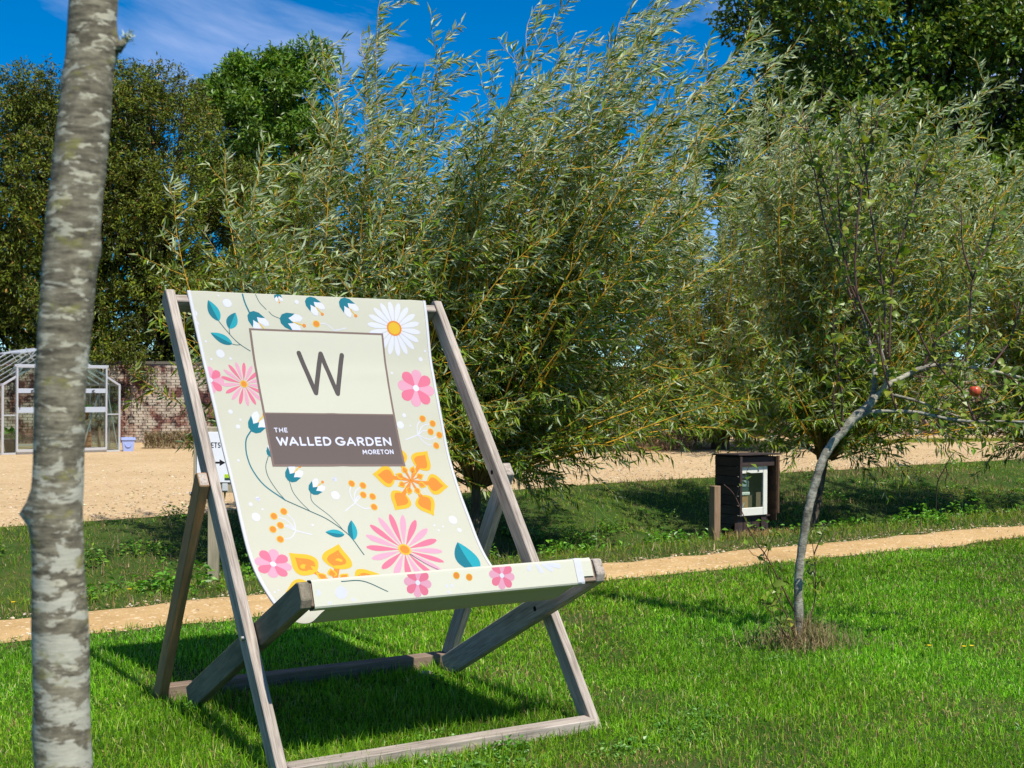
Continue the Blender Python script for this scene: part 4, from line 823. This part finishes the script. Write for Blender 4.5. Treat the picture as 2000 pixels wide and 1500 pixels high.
def crown_tree(name, label, cat, base, cen, rad, nl, lr, ns, per, L, W, pal, mat, droop=0., trunk_r=.25, seed=1, fill=.25, flat=.6, bottom=-1., clump=.55, cyl=False):
    rng = np.random.default_rng(seed); cen = np.array(cen, float); rad = np.array(rad, float)
    o = empty(name, base, 0, label, cat[0], cat[1]); b0 = np.array(base, float)
    d = unit(rng.normal(0, 1, (nl, 3))); d[:, 2] = np.maximum(d[:, 2], bottom); LC = cen+d*rad*rng.uniform(.25, .86, (nl, 1))**.7; 
    if cyl:
        z_ = rng.uniform(-1, .88, nl); a_ = rng.uniform(0, 6.283, nl); pr_ = np.sqrt(np.clip(1-np.clip(z_-.1, 0, 1)**2.2*1.1, .05, 1))*np.sqrt(rng.uniform(.15, .85, nl)); LC = cen+np.stack([np.cos(a_)*pr_, np.sin(a_)*pr_, z_], 1)*rad; d = unit(LC-cen)
    LR = lr*rad.mean()*rng.uniform(.65, 1.25, nl)
    items = [(np.array([b0*0, (cen-b0)*[.1, .1, .5], (cen-b0)*[.6, .6, .9]])+[0, 0, -.1], trunk_r, trunk_r*.55)]
    for c in LC: m0 = (cen-b0)*[.3, .3, .55+.3*rng.random()]; p = c-b0; items.append((np.array([m0, m0*.5+p*.5+rng.normal(0, .3, 3), p]), trunk_r*.32, trunk_r*.05))
    V, F = tubes(items, 5); mesh_np('trunk', V, F, M['bark'], o, smooth=True)
    i = rng.choice(nl, ns, p=LR**2/(LR**2).sum()); dd = unit(rng.normal(0, 1, (ns, 3))+d[i]*.55+np.array([0, 0, .25])); rr = LR[i]*np.where(rng.random(ns) < fill, rng.uniform(.2, .8, ns), rng.uniform(.78, 1.08, ns))
    C = LC[i]+dd*rr[:, None]*np.array([1, 1, .8])
    ok = (C[:, 2] > .2) & ((C[:, 2] > 1.2+.5*rng.random(ns)) | (C[:, 1] > 31.6+.344*(C[:, 0]+16)+.5)); C, dd, i = C[ok], dd[ok], i[ok]; n = len(C)
    tone = np.repeat((1+.16*rng.normal(0, 1, nl))[i], per)
    P = np.repeat(C, per, 0)+rng.normal(0, L*clump, (n*per, 3)); D = unit(np.repeat(dd, per, 0)*.8+rng.normal(0, .75, (n*per, 3))+np.array([0, 0, -droop])); N = unit(np.repeat(dd, per, 0)*.6+np.array([.25, -.45, flat+.25])+rng.normal(0, .6, (n*per, 3)))
    l = L*rng.uniform(.6, 1.3, n*per); V, F = leaves(P-b0, D, N, l, l*W, .2, .5, .1); f = mesh_np('crown', V, F, mat, o, leafcol(n*per, pal, rng, .2)*np.repeat(np.clip(tone, .6, 1.5), 4)[:, None]); f['kind'] = 'stuff'
    return o
YEW = [(.10, .135, .008, 4), (.16, .185, .012, 2.4), (.05, .072, .006, 3), (.24, .14, .03, .4)]
yl = ('tree', 'dark yew trees behind the garden wall')
crown_tree('yew_tree', 'dark yew tree at the far left edge, behind the greenhouse', yl, (-14.9, 36.6, 0), (-14.6, 35.4, 4.9), (2.9, 3.6, 4.6), 96, .30, 5950, 17, .125, .32, YEW, M['yew'], .25, .3, 101, cyl=True)
crown_tree('yew_tree', 'dark yew tree seen on both sides of the foreground birch trunk', yl, (-12.0, 37.2, 0), (-12.0, 35.9, 5.1), (2.3, 3.4, 4.7), 84, .32, 5100, 17, .125, .32, YEW, M['yew'], .25, .3, 102, cyl=True)
crown_tree('yew_tree', 'broad dark yew tree between the birch trunk and the round ash tree', yl, (-10.1, 37.4, 0), (-10.1, 36.3, 5.2), (2.0, 3.4, 4.9), 96, .30, 5950, 17, .125, .32, YEW, M['yew'], .25, .3, 103, cyl=True)
crown_tree('yew_tree', 'lower dark yew tree half hidden behind the left willow', yl, (-6.7, 38.4, 0), (-7.2, 37.4, 4.0), (2.5, 3.2, 3.6), 84, .30, 5100, 17, .125, .32, YEW, M['yew'], .25, .3, 104, cyl=True)
ASH = [(.11, .215, .016, 4), (.155, .26, .022, 2), (.07, .15, .013, 2)]
crown_tree('ash_tree', 'round topped bright green ash tree rising beyond the yews', ('tree', None), (-11.0, 60, 0), (-11.1, 60, 12.2), (3.8, 3.4, 5.3), 72, .27, 6800, 9, .27, .38, ASH, M['broad'], .15, .3, 105, .3)
OAK = [(.105, .185, .014, 4), (.155, .235, .022, 3), (.065, .125, .011, 3), (.26, .29, .05, .7)]
crown_tree('oak_tree', 'huge leafy oak tree filling the upper right corner behind the willows', ('tree', None), (15.4, 46, 0), (15.2, 46, 11.0), (8.5, 5.5, 9.2), 190, .20, 19500, 8, .24, .50, OAK, M['broad'], .1, .5, 106, .22)

def willow(label, base, stems, lenr, spread, seed, wind=.6, leaf=(.11, .20), twig_gap=.20, hi=3.2, skirt=16, low=.10, skl=(1.5, 2.7), lean=0., foot=(.03, 0, -.6), foot_r=.13, droop=.028, right=0.):
    rng = np.random.default_rng(seed); o = empty('willow', base, 0, label, 'willow', 'golden stemmed willows growing along the ditch')
    items, LP, LD, tw = [], [], [], []; cols = []
    W = np.array([1.0, .15, .12]); zb = base[2]
    b0 = [(np.array([foot, np.array(foot)*.45, [0, 0, .12]]), foot_r, foot_r*.75)]
    for k in range(stems+skirt):
        sk = k >= stems; a = rng.normal(0, .55) if sk and rng.random() < right else rng.uniform(0, 2*np.pi); s = rng.uniform(.85, 1.28) if sk else spread*math.sqrt(rng.random())
        d = np.array([math.cos(a)*math.sin(s), math.sin(a)*math.sin(s)*.8, math.cos(s)]); d = unit(d+np.array([0 if sk else lean, 0, 0]))
        L = rng.uniform(*skl) if sk else rng.uniform(*lenr)*(1-.15*s); m = 13; st = L/m; p = np.array([math.cos(a)*.09, math.sin(a)*.09, rng.uniform(-.02, .12)])*(1 if lenr[1] < 7 else 1.6); P = [p]; k_ = rng.uniform(.4, 1.4)
        for j in range(m):
            f = (j+1)/m; d = unit(d+W*wind*(0 if sk else .13)*k_*f**1.3+rng.normal(0, .045, 3)+np.array([0, 0, -droop*f if sk else .02])); p = p+d*st; P.append(p)
        P = np.array(P); r0 = .006+.0022*L; items.append((P, r0, .0018)); cols.append(np.linspace(0, 1, len(P)))
        cum = np.linspace(0, L, m+1)
        for t in np.arange(max(.25, low*L*rng.uniform(.5, 1.6)), L, twig_gap*(1.5 if sk else 1)):
            f = t/L; q_ = np.array([np.interp(t, cum, P[:, c]) for c in range(3)]); j = min(int(f*m), m-1); T = unit(P[j+1]-P[j]); rd = unit(np.cross(T, rng.normal(0, 1, 3)))
            tl = rng.uniform(.35, .95)*(1.05-.55*f); dd = unit(T*.6+rd*.85); tp = [q_]
            for jj in range(4): dd = unit(dd+W*wind*.16*f+rng.normal(0, .09, 3)+[0, 0, .04*f-.02*(1-f)]); tp.append(tp[-1]+dd*tl/4)
            tp = np.array(tp); items.append((tp, .0036, .0012)); cols.append(np.full(5, .45+.55*f)); tw.append((tp, tl))
        tw.append((P[int(m*.6):], L*.4))
    for tp, tl in tw:
        n = max(5, int(tl/.027)); tt = np.linspace(.05, 1, n)*(len(tp)-1); j = np.minimum(tt.astype(int), len(tp)-2); fr = (tt-j)[:, None]; q_ = tp[j]*(1-fr)+tp[j+1]*fr; T = unit(tp[j+1]-tp[j]); LP.append(q_); LD.append(T)
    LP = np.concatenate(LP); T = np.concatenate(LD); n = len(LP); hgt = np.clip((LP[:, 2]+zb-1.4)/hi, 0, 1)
    rad = unit(np.cross(T, rng.normal(0, 1, (n, 3)))); D = unit(T*.5+rad*.66+W*(.05+.75*hgt[:, None])*wind-np.array([0, 0, .30])*(1-hgt[:, None]))
    N = unit(rng.normal(0, .62, (n, 3))+np.array([.30, -.62, .62])*np.where(rng.random((n, 1)) < .10+.50*hgt[:, None], -1, 1))
    Ln = rng.uniform(*leaf, n); V, F = leaves(LP, D, N, Ln, Ln*rng.uniform(.14, .21, n), .22, .45, .12)
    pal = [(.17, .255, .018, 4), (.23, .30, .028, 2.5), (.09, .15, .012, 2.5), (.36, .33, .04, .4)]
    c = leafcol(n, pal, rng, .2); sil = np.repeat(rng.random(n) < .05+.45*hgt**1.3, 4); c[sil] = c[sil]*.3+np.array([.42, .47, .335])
    f = mesh_np('foliage', V, F, M['willow'], o, c); f['kind'] = 'stuff'; nt = len(F)
    V, F = tubes(items, 3); q_ = np.repeat(np.concatenate(cols), 3)[:, None]; cc = np.array([.14, .075, .028])*(1-np.clip(q_*2.2, 0, 1))+np.array([.74, .40, .03])*np.clip(q_*2.2, 0, 1)
    w_ = mesh_np('wands', V, F, M['wand'], o, cc, smooth=True); w_['kind'] = 'stuff'
    V, F = tubes(b0, 9); mesh_np('stool', V, F, M['bark'], o, smooth=True)
    print('willow tris', nt); return o
willow('leftmost willow, the lower one leaning out behind the deckchair top bar', (-2.05, 13.5, .5), 62, (2.4, 4.1), .70, 201, .5, hi=3.0, skirt=7, leaf=(.09, .165), foot=(0, 0, -1.3))
willow('tall willow directly behind the deckchair with wands streaming to the right', (-1.15, 14.0, .5), 64, (2.8, 5.0), .50, 202, .60, hi=4.2, leaf=(.09, .165), foot=(0, 0, -1.3), lean=.08)
willow('tallest willow right of the deckchair, its tips reaching the top of the sky', (-.40, 14.5, .45), 104, (3.2, 6.3), .56, 203, .78, hi=4.4, skirt=36, skl=(1.6, 3.4), right=.3, leaf=(.09, .165), foot=(0, 0, -1.3), lean=.19, foot_r=.07, droop=.05)
willow('pollarded willow growing beyond the gravel behind the black meter cabinet', (5.2, 32.0, .25), 170, (4.6, 9.3), .88, 204, .45, hi=6.5, skirt=70, skl=(2.4, 5.0), low=.05, leaf=(.13, .22), twig_gap=.27, foot=(0, 0, -.6), foot_r=.28)
willow('bushy willow behind the leaning apple tree', (4.22, 17.3, .62), 92, (2.8, 5.6), .58, 205, .55, hi=4.4, skirt=30, skl=(1.8, 3.1), leaf=(.10, .18), foot=(-.26, 0, -1.3), foot_r=.09, lean=.26)
willow('rightmost willow, cut by the right edge of the picture', (8.2, 19.2, .6), 88, (2.8, 5.4), .74, 206, .40, hi=4.4, skirt=30, skl=(1.9, 3.3), leaf=(.10, .18), foot=(.1, 0, -1.3))

# ------------------------------------------------------------------ leaning apple tree
def apple_bark():
    t = NT('grey_apple_bark'); v = t.mapped((1, 1, 1)); a = t.noise(t.mapped((1, 1, 2.6)), 34, 6, .75); b_ = t.noise(v, 9, 5, .65)
    c = t.ramp(t.mix(.5, a, b_), [(.36, (.070, .062, .046)), (.48, (.19, .175, .135)), (.60, (.42, .40, .32))]); l = t.ramp(t.noise(v, 9, 5, .7), [(.62, (0, 0, 0)), (.68, (.7, .7, .7))]); c = t.mix(l, c, (.40, .36, .07))
    return t.fin(t.pbr(c, .85, .2, t.bump(a, .6, .006)))
M['apple_bark'] = apple_bark(); M['shoot'] = plain('red_brown_shoot', (.105, .050, .038), .5, .4)
def applleaf_mat():
    t = NT('apple_leaf'); oi = t.new('ShaderNodeObjectInfo'); c = t.ramp(oi.outputs['Random'], [(0, (.10, .17, .022)), (.4, (.16, .235, .03)), (.75, (.24, .30, .035)), (.96, (.30, .30, .04)), (1., (.36, .24, .035))])
    p = t.pbr(c, .4, .45); tr = t.new('ShaderNodeBsdfTranslucent'); t.l.new(t.mix(1., c, (1.3, 1.25, .5), 'MULTIPLY'), tr.inputs[0]); m = t.new('ShaderNodeMixShader'); m.inputs[0].default_value = .36; t.l.new(p, m.inputs[1]); t.l.new(tr.outputs[0], m.inputs[2]); return t.fin(m.outputs[0])
M['apple_leaf'] = applleaf_mat()
AY = 7.95
g0 = at(1560, 1252, AY); ap = empty('apple_tree', (g0.x, AY, 0), 0, 'small leaning apple tree with a grey bent trunk and one red apple', 'tree')
def limb(name, pts, rads, mat, ns=9, par=ap, base=None):
    P = np.array([list(at(a, b_, AY+dy)-Vector((g0.x, AY, 0))) for a, b_, dy in pts]); P = catmull(P, 5) if len(P) > 2 else P; k = len(P); r = np.interp(np.linspace(0, 1, k), np.linspace(0, 1, len(rads)), rads)*(1+.07*np.sin(np.arange(k)*1.9))
    b = MB(); b.tube([Vector(p) for p in P], list(r), ns); b.build(name, mat, par, 0, True); return P
limb('trunk', [(1561, 1275, 0), (1561, 1225, 0), (1559, 1150, 0), (1563, 1095, 0), (1571, 1040, 0), (1580, 990, .02), (1592, 945, .03), (1606, 900, .04), (1626, 866, .05), (1650, 838, .05), (1672, 812, .05), (1692, 797, .05), (1706, 779, .05)], [.031, .028, .0262, .0258, .0258, .0265, .027, .029, .027], M['apple_bark'], 12)
LB = []
LB.append(limb('branch', [(1700, 786, .05), (1735, 752, .06), (1765, 736, .10), (1800, 719, .12), (1840, 712, .14), (1885, 716, .16), (1930, 723, .18), (1975, 733, .2), (2040, 750, .22)], [.021, .016, .013, .011, .009], M['apple_bark']))
LB.append(limb('branch', [(1668, 822, .05), (1695, 807, 0), (1740, 803, -.06), (1800, 807, -.12), (1850, 818, -.16), (1905, 824, -.2), (1960, 823, -.24), (2040, 826, -.3)], [.018, .013, .011, .009, .007], M['apple_bark']))
LB.append(limb('branch', [(1702, 784, .05), (1709, 745, .10), (1706, 705, .15), (1694, 655, .18), (1682, 605, .2)], [.021, .017, .013, .009, .007], M['apple_bark']))
LB.append(limb('branch', [(1722, 768, .05), (1733, 735, .0), (1725, 700, -.05), (1712, 655, -.08)], [.018, .013, .010, .008], M['apple_bark']))
LB.append(limb('branch', [(1740, 770, .06), (1790, 783, .05), (1835, 800, .03), (1875, 815, .0)], [.010, .009, .007, .006], M['apple_bark'], 6))
LB.append(limb('branch', [(1905, 824, -.2), (1890, 790, -.2), (1880, 765, -.2), (1850, 735, -.2), (1815, 690, -.22), (1790, 640, -.25)], [.008, .007, .006, .005], M['shoot'], 6))
SH = [[(1690, 660, .18), (1655, 560, .2), (1612, 440, .2), (1590, 330, .2), (1567, 215, .2)], [(1684, 610, .2), (1640, 470, .25), (1610, 360, .25), (1600, 300, .25)], [(1700, 640, .1), (1655, 540, .05), (1638, 400, .0), (1634, 290, 0)], [(1712, 660, -.08), (1672, 560, -.1), (1678, 400, -.1), (1700, 300, -.1), (1722, 200, -.1)],
      [(1730, 700, -.05), (1725, 570, -.05), (1700, 410, -.05), (1688, 300, -.05), (1670, 210, -.05)], [(1735, 735, 0), (1745, 540, .0), (1785, 390, 0), (1815, 300, 0)], [(1885, 716, .16), (1893, 640, .16), (1900, 545, .16), (1932, 470, .16), (1945, 415, .16)], [(1900, 545, .16), (1880, 480, .15), (1878, 400, .15)],
      [(1645, 842, .05), (1643, 760, .0), (1630, 690, 0), (1628, 600, 0)], [(1642, 846, .05), (1628, 800, -.05), (1630, 745, -.08)], [(1800, 719, .12), (1835, 660, .1), (1880, 640, .1)], [(1930, 723, .18), (1975, 660, .2), (1990, 590, .2)], [(1750, 800, -.08), (1722, 700, -.1), (1718, 610, -.1)]]
for s_ in SH: LB.append(limb('shoot', s_, [.0075, .006, .005, .0025], M['shoot'], 6))
for s_ in [[(1556, 1240, -.02), (1535, 1200, -.05), (1506, 1135, -.1), (1490, 1080, -.1)], [(1552, 1195, -.02), (1500, 1092, -.08), (1470, 1048, -.1), (1436, 970, -.12), (1414, 946, -.14)], [(1568, 1240, .02), (1590, 1180, .03), (1592, 1110, .03), (1585, 1050, .03)], [(1550, 1250, -.06), (1520, 1225, -.1), (1508, 1190, -.12)], [(1545, 1252, -.1), (1530, 1235, -.15), (1522, 1215, -.15)]]: LB.append(limb('sucker', s_, [.005, .004, .003, .002], M['shoot'], 5))
lm = []
for k in range(3):
    w = .5+.04*k; t = np.array([0, .18, .45, .75, 1]); hw = np.array([0, .30, .36, .20, 0])*w*1.9; rise = np.array([0, .04, .06, .02, -.10])*(1+k*.8); V = [(0, 0, 0)]; 
    V = [(tt, 0, rr) for tt, rr in zip(t, rise)]+[(tt, h_, rr+h_*.25) for tt, h_, rr in zip(t[1:4], hw[1:4], rise[1:4])]+[(tt, -h_, rr+h_*.25) for tt, h_, rr in zip(t[1:4], hw[1:4], rise[1:4])]
    me = bpy.data.meshes.new('leaf'); me.from_pydata(V, [], [(0, 1, 5), (1, 2, 6, 5), (2, 3, 7, 6), (3, 4, 7), (0, 8, 1), (1, 8, 9, 2), (2, 9, 10, 3), (3, 10, 4)]); me.materials.append(M['apple_leaf']); me.polygons.foreach_set('use_smooth', [True]*8); lm.append(me)
wts = np.array([len(p)*np.linalg.norm(p[-1]-p[0]) for p in LB]); wts[:2] *= .8; wts[-5:] *= .55; wts[-4] *= .45; wts = wts/wts.sum()
for k in range(292):
    P = LB[RNG.choice(len(LB), p=wts)]; t = RNG.uniform(.12, 1)*(len(P)-1); j = min(int(t), len(P)-2); q_ = P[j]+(P[j+1]-P[j])*(t-j); T = unit(P[j+1]-P[j]); rd = unit(np.cross(T, RNG.normal(0, 1, 3)))
    D = Vector(unit(rd+T*.35+np.array([.25, -.1, -.25])+RNG.normal(0, .2, 3))); N = Vector(unit(RNG.normal(0, .5, 3)+np.array([.1, -.3, .8]))); Y_ = N.cross(D).normalized(); Z_ = D.cross(Y_); sc_ = RNG.uniform(.045, .085)
    o = bpy.data.objects.new('leaf', lm[int(RNG.integers(0, 3))]); COL.objects.link(o); o.parent = ap; mx = Matrix((D, Y_, Z_)).transposed().to_4x4() @ Matrix.Scale(sc_, 4); mx.translation = Vector(q_)+D*.006; o.matrix_local = mx
# finer twigs and the many smaller leaves, past the limit of single parts
tw_i, lp, ld = [], [], []
for k in range(260):
    P = LB[RNG.choice(len(LB), p=wts)]; t = RNG.uniform(.25, 1)*(len(P)-1); j = min(int(t), len(P)-2); q_ = P[j]+(P[j+1]-P[j])*(t-j); T = unit(P[j+1]-P[j]); d = unit(T*.5+unit(np.cross(T, RNG.normal(0, 1, 3)))*.8+[.05, 0, .35]); L_ = RNG.uniform(.10, .38); pp_ = [q_]
    for i in range(4): d = unit(d+RNG.normal(0, .12, 3)+[0, 0, .08]); pp_.append(pp_[-1]+d*L_/4)
    pp_ = np.array(pp_); tw_i.append((pp_, .0028, .0012)); m_ = int(RNG.integers(3, 7)); tt = RNG.uniform(.8, 4, m_); jj = np.minimum(tt.astype(int), 3); lp.append(pp_[jj]+(pp_[jj+1]-pp_[jj])*(tt-jj)[:, None]); ld.append(np.repeat(d[None], m_, 0))
V, F = tubes(tw_i, 4); o = mesh_np('twigs', V, F, M['shoot'], ap, smooth=True); o['kind'] = 'stuff'
lp = np.concatenate(lp); ld = np.concatenate(ld); n = len(lp); D = unit(ld*.3+unit(RNG.normal(0, 1, (n, 3)))*.8+[.2, -.1, -.15]); V, F = leaves(lp, D, RNG.normal(0, .5, (n, 3))+[.1, -.3, .8], RNG.uniform(.035, .07, n), RNG.uniform(.022, .042, n), .2, .42, .12)
M['apple_foliage'] = leafmat('apple_foliage', trans=.36, rough=.4, spec=.4); o = mesh_np('foliage', V, F, M['apple_foliage'], ap, leafcol(n, [(.13, .20, .024, 3), (.19, .26, .03, 3), (.27, .31, .04, 1.5), (.09, .14, .02, 1)], RNG)); o['kind'] = 'stuff'
def apple_mat():
    t = NT('ripe_apple'); v = t.mapped((1, 1, .4)); c = t.ramp(t.noise(v, 30, 4), [(.38, (.45, .03, .02)), (.6, (.50, .13, .04))]); return t.fin(t.pbr(c, .3, .5))
b = MB(); pr = [(0.002, -.026), (.016, -.033), (.030, -.022), (.036, 0), (.033, .018), (.020, .029), (.006, .024), (.001, .019)]; n_ = 16
b.add([(a*math.cos(2*math.pi*k/n_), a*math.sin(2*math.pi*k/n_), z) for a, z in pr for k in range(n_)], [(i*n_+k, i*n_+(k+1) % n_, (i+1)*n_+(k+1) % n_, (i+1)*n_+k) for i in range(len(pr)-1) for k in range(n_)])
fr = b.build('apple', apple_mat(), ap, 0, True, Matrix.Translation(at(1904, 764, AY-.2)-Vector((g0.x, AY, 0)))); b = MB(); b.tube([(0, 0, .018), (-.004, 0, .03), (-.02, 0, .045)], [.0018]*3, 5); b.build('stalk', M['shoot'], fr)
# dead grass round its foot
n = 1500; a = RNG.uniform(0, 6.283, n); r = np.abs(RNG.normal(0, .16, n)); x = g0.x+.03+r*np.cos(a)*1.35; y = AY+r*np.sin(a)*.9
tag(blades('dry_grass_tuft', np.stack([x, y, x*0], 1), RNG.uniform(.05, .28, n)*np.exp(-r*2.2), np.full(n, .004), pick(n, [(.36, .27, .13, 3), (.22, .15, .08, 2), (.44, .36, .2, 1), (.12, .19, .03, 1.2)]), M['straw'], .8), 'tuft of dead straw coloured grass round the foot of the apple trunk', 'grass', kind='stuff')
n = 700; c0 = bx.matrix_basis @ Vector((.28, -.05, 0)); x = c0.x+RNG.normal(0, .22, n); y = c0.y+.6*(x-c0.x)+RNG.normal(0, .09, n)
tag(blades('straw_heap', np.stack([x, y, x*0], 1), RNG.uniform(.03, .085, n), np.full(n, .006), pick(n, [(.42, .22, .09, 3), (.34, .24, .12, 2), (.16, .2, .05, 1)]), M['straw'], 1.1), 'orange brown dead grass lying at the foot of the boarded cabinet', 'grass', kind='stuff')
# dead stems in the ditch
M['dead'] = plain('blackened_dead_stem', (.030, .024, .018), .8, .2)
def stalk(name, label, lines, Y, mat, r=.007):
    p0 = at(*lines[0][0], Y); z0 = float(height(np.array(p0.x), np.array(p0.y))); o = empty(name, (p0.x, p0.y, z0), 0, label, 'dead stem' if 'dead' in name else 'stem'); 
    for i, ln in enumerate(lines):
        P = [at(a, c, Y)-Vector((p0.x, p0.y, z0)) for a, c in ln]
        if i == 0: P = [Vector((P[0].x, P[0].y, -.03))]+P[1:] if P[0].z > -.03 else P
        P = catmull(np.array([list(p) for p in P]), 5) if len(P) > 2 else np.array([list(p) for p in P]); b = MB(); b.tube([Vector(p) for p in P], list(np.linspace(r*(1 if i == 0 else .7), r*.35, len(P))), 5); b.build('stalk' if i == 0 else 'side_stalk', mat, o, 0, True)
stalk('dead_stem', 'black forked dead plant stem standing in the ditch to the right of the apple trunk', [[(1827, 978), (1830, 950), (1842, 920), (1858, 890), (1868, 880)], [(1834, 940), (1827, 925)], [(1846, 908), (1850, 925), (1846, 945), (1855, 962), (1864, 978)]], 17.6, M['dead'], .011)
stalk('bent_stem', 'thin dark green stem bent into a loop on the verge right of the deckchair', [[(1165, 1028), (1164, 998), (1168, 992), (1178, 1005), (1196, 1020), (1214, 1036)]], 13.6, M['stalk'], .008)
# small pale stones by the seat rail foot
for px, py, l in ((838, 1316, 'larger pale stone at the foot of the right seat rail'), (829, 1327, 'smaller pale stone at the foot of the right seat rail')):
    p = at(px, py, 7.05); b = MB(); bm = bmesh.new(); bmesh.ops.create_icosphere(bm, subdivisions=2, radius=.018)
    for v_ in bm.verts: v_.co *= 1+.25*math.sin(v_.co.x*170+v_.co.y*130)*math.cos(v_.co.z*150)
    me = bpy.data.meshes.new('stone'); bm.to_mesh(me); bm.free(); me.materials.append(plain('pale_stone', (.62, .52, .42), .8, .2)); o = bpy.data.objects.new('stone', me); COL.objects.link(o); o.location = (p.x, p.y, .014); tag(o, l, 'stone', 'pale stones by the seat rail')

# ------------------------------------------------------------------ birch trunk close to the camera
def birch_mat():
    t = NT('lichened_bark'); g = t.mapped((1, 1, 1))
    n1 = t.noise(t.mapped((15, 15, 55)), 1.6, 6, .66, .5); n2 = t.noise(t.mapped((26, 26, 150)), 1.3, 4, .6); n4 = t.noise(g, 75, 5, .7)
    c = t.ramp(t.mix(.25, t.mix(.4, n1, n2), n4), [(.36, lin(56, 50, 42)), (.46, lin(98, 91, 76)), (.55, lin(132, 124, 104)), (.66, lin(164, 157, 138))])
    fl = t.ramp(t.noise(t.mapped((24, 24, 70), (1, 5, 2)), 1.5, 5, .62, .3), [(.56, (0, 0, 0)), (.60, (.85, .85, .85))]); c = t.mix(fl, c, lin(186, 180, 158))
    n3 = t.noise(t.mapped((11, 11, 27), (3, 1, 2)), 1.5, 7, .66, .45)
    sep = t.new('ShaderNodeSeparateXYZ'); t.l.new(g, sep.inputs[0]); zr_ = t.new('ShaderNodeMapRange'); zr_.inputs[1].default_value = 1.40; zr_.inputs[2].default_value = 1.60; zr_.inputs[3].default_value = .07; zr_.inputs[4].default_value = -.045; t.l.new(sep.outputs['Z'], zr_.inputs[0])
    ad = t.new('ShaderNodeMath', operation='ADD'); t.l.new(n3, ad.inputs[0]); t.l.new(zr_.outputs[0], ad.inputs[1])
    w = t.ramp(ad.outputs[0], [(.56, (0, 0, 0)), (.59, (.92, .92, .92))]); c = t.mix(w, c, t.mix(t.mix(.5, n2, n4), lin(140, 135, 116), lin(206, 202, 184)))
    l = t.ramp(t.noise(t.mapped((10, 10, 18), (7, 2, 9)), 2.2, 6, .65), [(.58, (0, 0, 0)), (.66, (.75, .75, .75))]); c = t.mix(l, c, lin(128, 124, 70))
    n1 = t.mix(.4, n1, n4)
    return t.fin(t.pbr(c, .85, .2, t.bump(t.mix(.5, n1, n2), .5, .004)))
M['birch'] = birch_mat(); M['lichen'] = plain('pale_lichen', (.46, .52, .42), .9, .1, 0, .15, 60)
TY = 1.42; K = TY/2507
bc = [(1.0, 118, 118), (.62, 121, 118)] ; prof = [(1500, 124, 118), (1380, 121, 116), (1250, 119, 116), (1100, 113, 109), (1010, 110, 112), (900, 114, 105), (760, 118, 106), (640, 127, 111), (520, 136, 113), (430, 143, 114), (330, 155, 111), (220, 166, 106), (120, 175, 102), (0, 183, 100), (-150, 192, 96), (-400, 205, 90)]
zs, xs_, rs = [], [], []
for py, px, w in prof: p = at(px, py, TY); zs.append(p.z); xs_.append(p.x); rs.append(w*K/2*.91)
zs = [-.06, .05, .45, .85]+zs; xs_ = [xs_[0]-.012, xs_[0]-.011, xs_[0]-.005, xs_[0]]+xs_; rs = [rs[0]*1.55, rs[0]*1.3, rs[0]*1.08, rs[0]*1.02]+rs
bt = empty('birch_tree', (xs_[0], TY, 0), 0, 'blotchy grey and white lichened tree trunk standing close in front, at the left', 'tree')
zz = np.linspace(-.06, zs[-1], 170); na = 28; th = np.linspace(0, 2*np.pi, na, endpoint=False); TH, ZZ = np.meshgrid(th, zz)
Rr = np.interp(ZZ, zs, rs)*(1+.05*(vnoise(np.cos(TH)*2+5, ZZ*14+np.sin(TH)*2, 81)-.5)+.035*(vnoise(np.cos(TH)*3+5, ZZ*60+np.sin(TH)*3, 82)-.5))
def knot(px, py, ang, amp, sz):
    z = at(px, py, TY).z; da = np.angle(np.exp(1j*(TH-ang))); return amp*np.exp(-((da*.03)**2+(ZZ-z)**2)/sz**2)
Rr = Rr+knot(60, 1000, math.pi*1.02, .013, .012)+knot(140, 432, -math.pi*.5, .005, .012)+knot(112, 165, math.pi*1.0, .005, .010)+knot(190, 490, 0., .004, .012)+knot(100, 825, -math.pi*.45, .004, .012)+knot(66, 1440, math.pi, .003, .015)+knot(232, 90, .1, .006, .014)
Xc = np.interp(ZZ, zs, xs_)-xs_[0]
V = np.stack([Xc+Rr*np.cos(TH), Rr*np.sin(TH), ZZ], -1).reshape(-1, 3); ii = np.arange(len(V)).reshape(len(zz), na); jj = np.roll(ii, -1, 1)
mesh_np('trunk', V, np.stack([ii[:-1], jj[:-1], jj[1:], ii[1:]], -1).reshape(-1, 4), M['birch'], bt, smooth=True)
top = Vector((xs_[-1]-xs_[0], 0, zs[-1]))
for a, l in ((.4, .9), (2.4, 1.1), (4.3, .8), (5.4, 1.0)):
    P = [top+Vector((0, 0, -.03)), top+Vector((math.cos(a)*.12*l, math.sin(a)*.12*l, .30*l)), top+Vector((math.cos(a)*.3*l, math.sin(a)*.3*l, .75*l))]; b = MB(); b.tube(P, [.018, .012, .004], 7); b.build('branch', M['birch'], bt, 0, True)
q0 = at(228, 100, TY)-Vector((xs_[0], TY, 0)); q1 = at(240, 84, TY)-Vector((xs_[0], TY, 0)); q2 = at(252, 72, TY)-Vector((xs_[0], TY, 0))
b = MB(); b.tube([q0, q1, q2], [.0055, .004, .0022], 7); st = b.build('twig_stub', M['birch'], bt, 0, True)
n = 60; P = np.array([list(q1*(1-f)+q2*f) for f in RNG.uniform(.1, 1.2, n)])+RNG.normal(0, .0022, (n, 3)); V, F = leaves(P, RNG.normal(0, 1, (n, 3))+[.5, 0, .3], RNG.normal(0, 1, (n, 3)), RNG.uniform(.003, .008, n), RNG.uniform(.0012, .003, n)); mesh_np('lichen_tuft', V, F, M['lichen'], st)
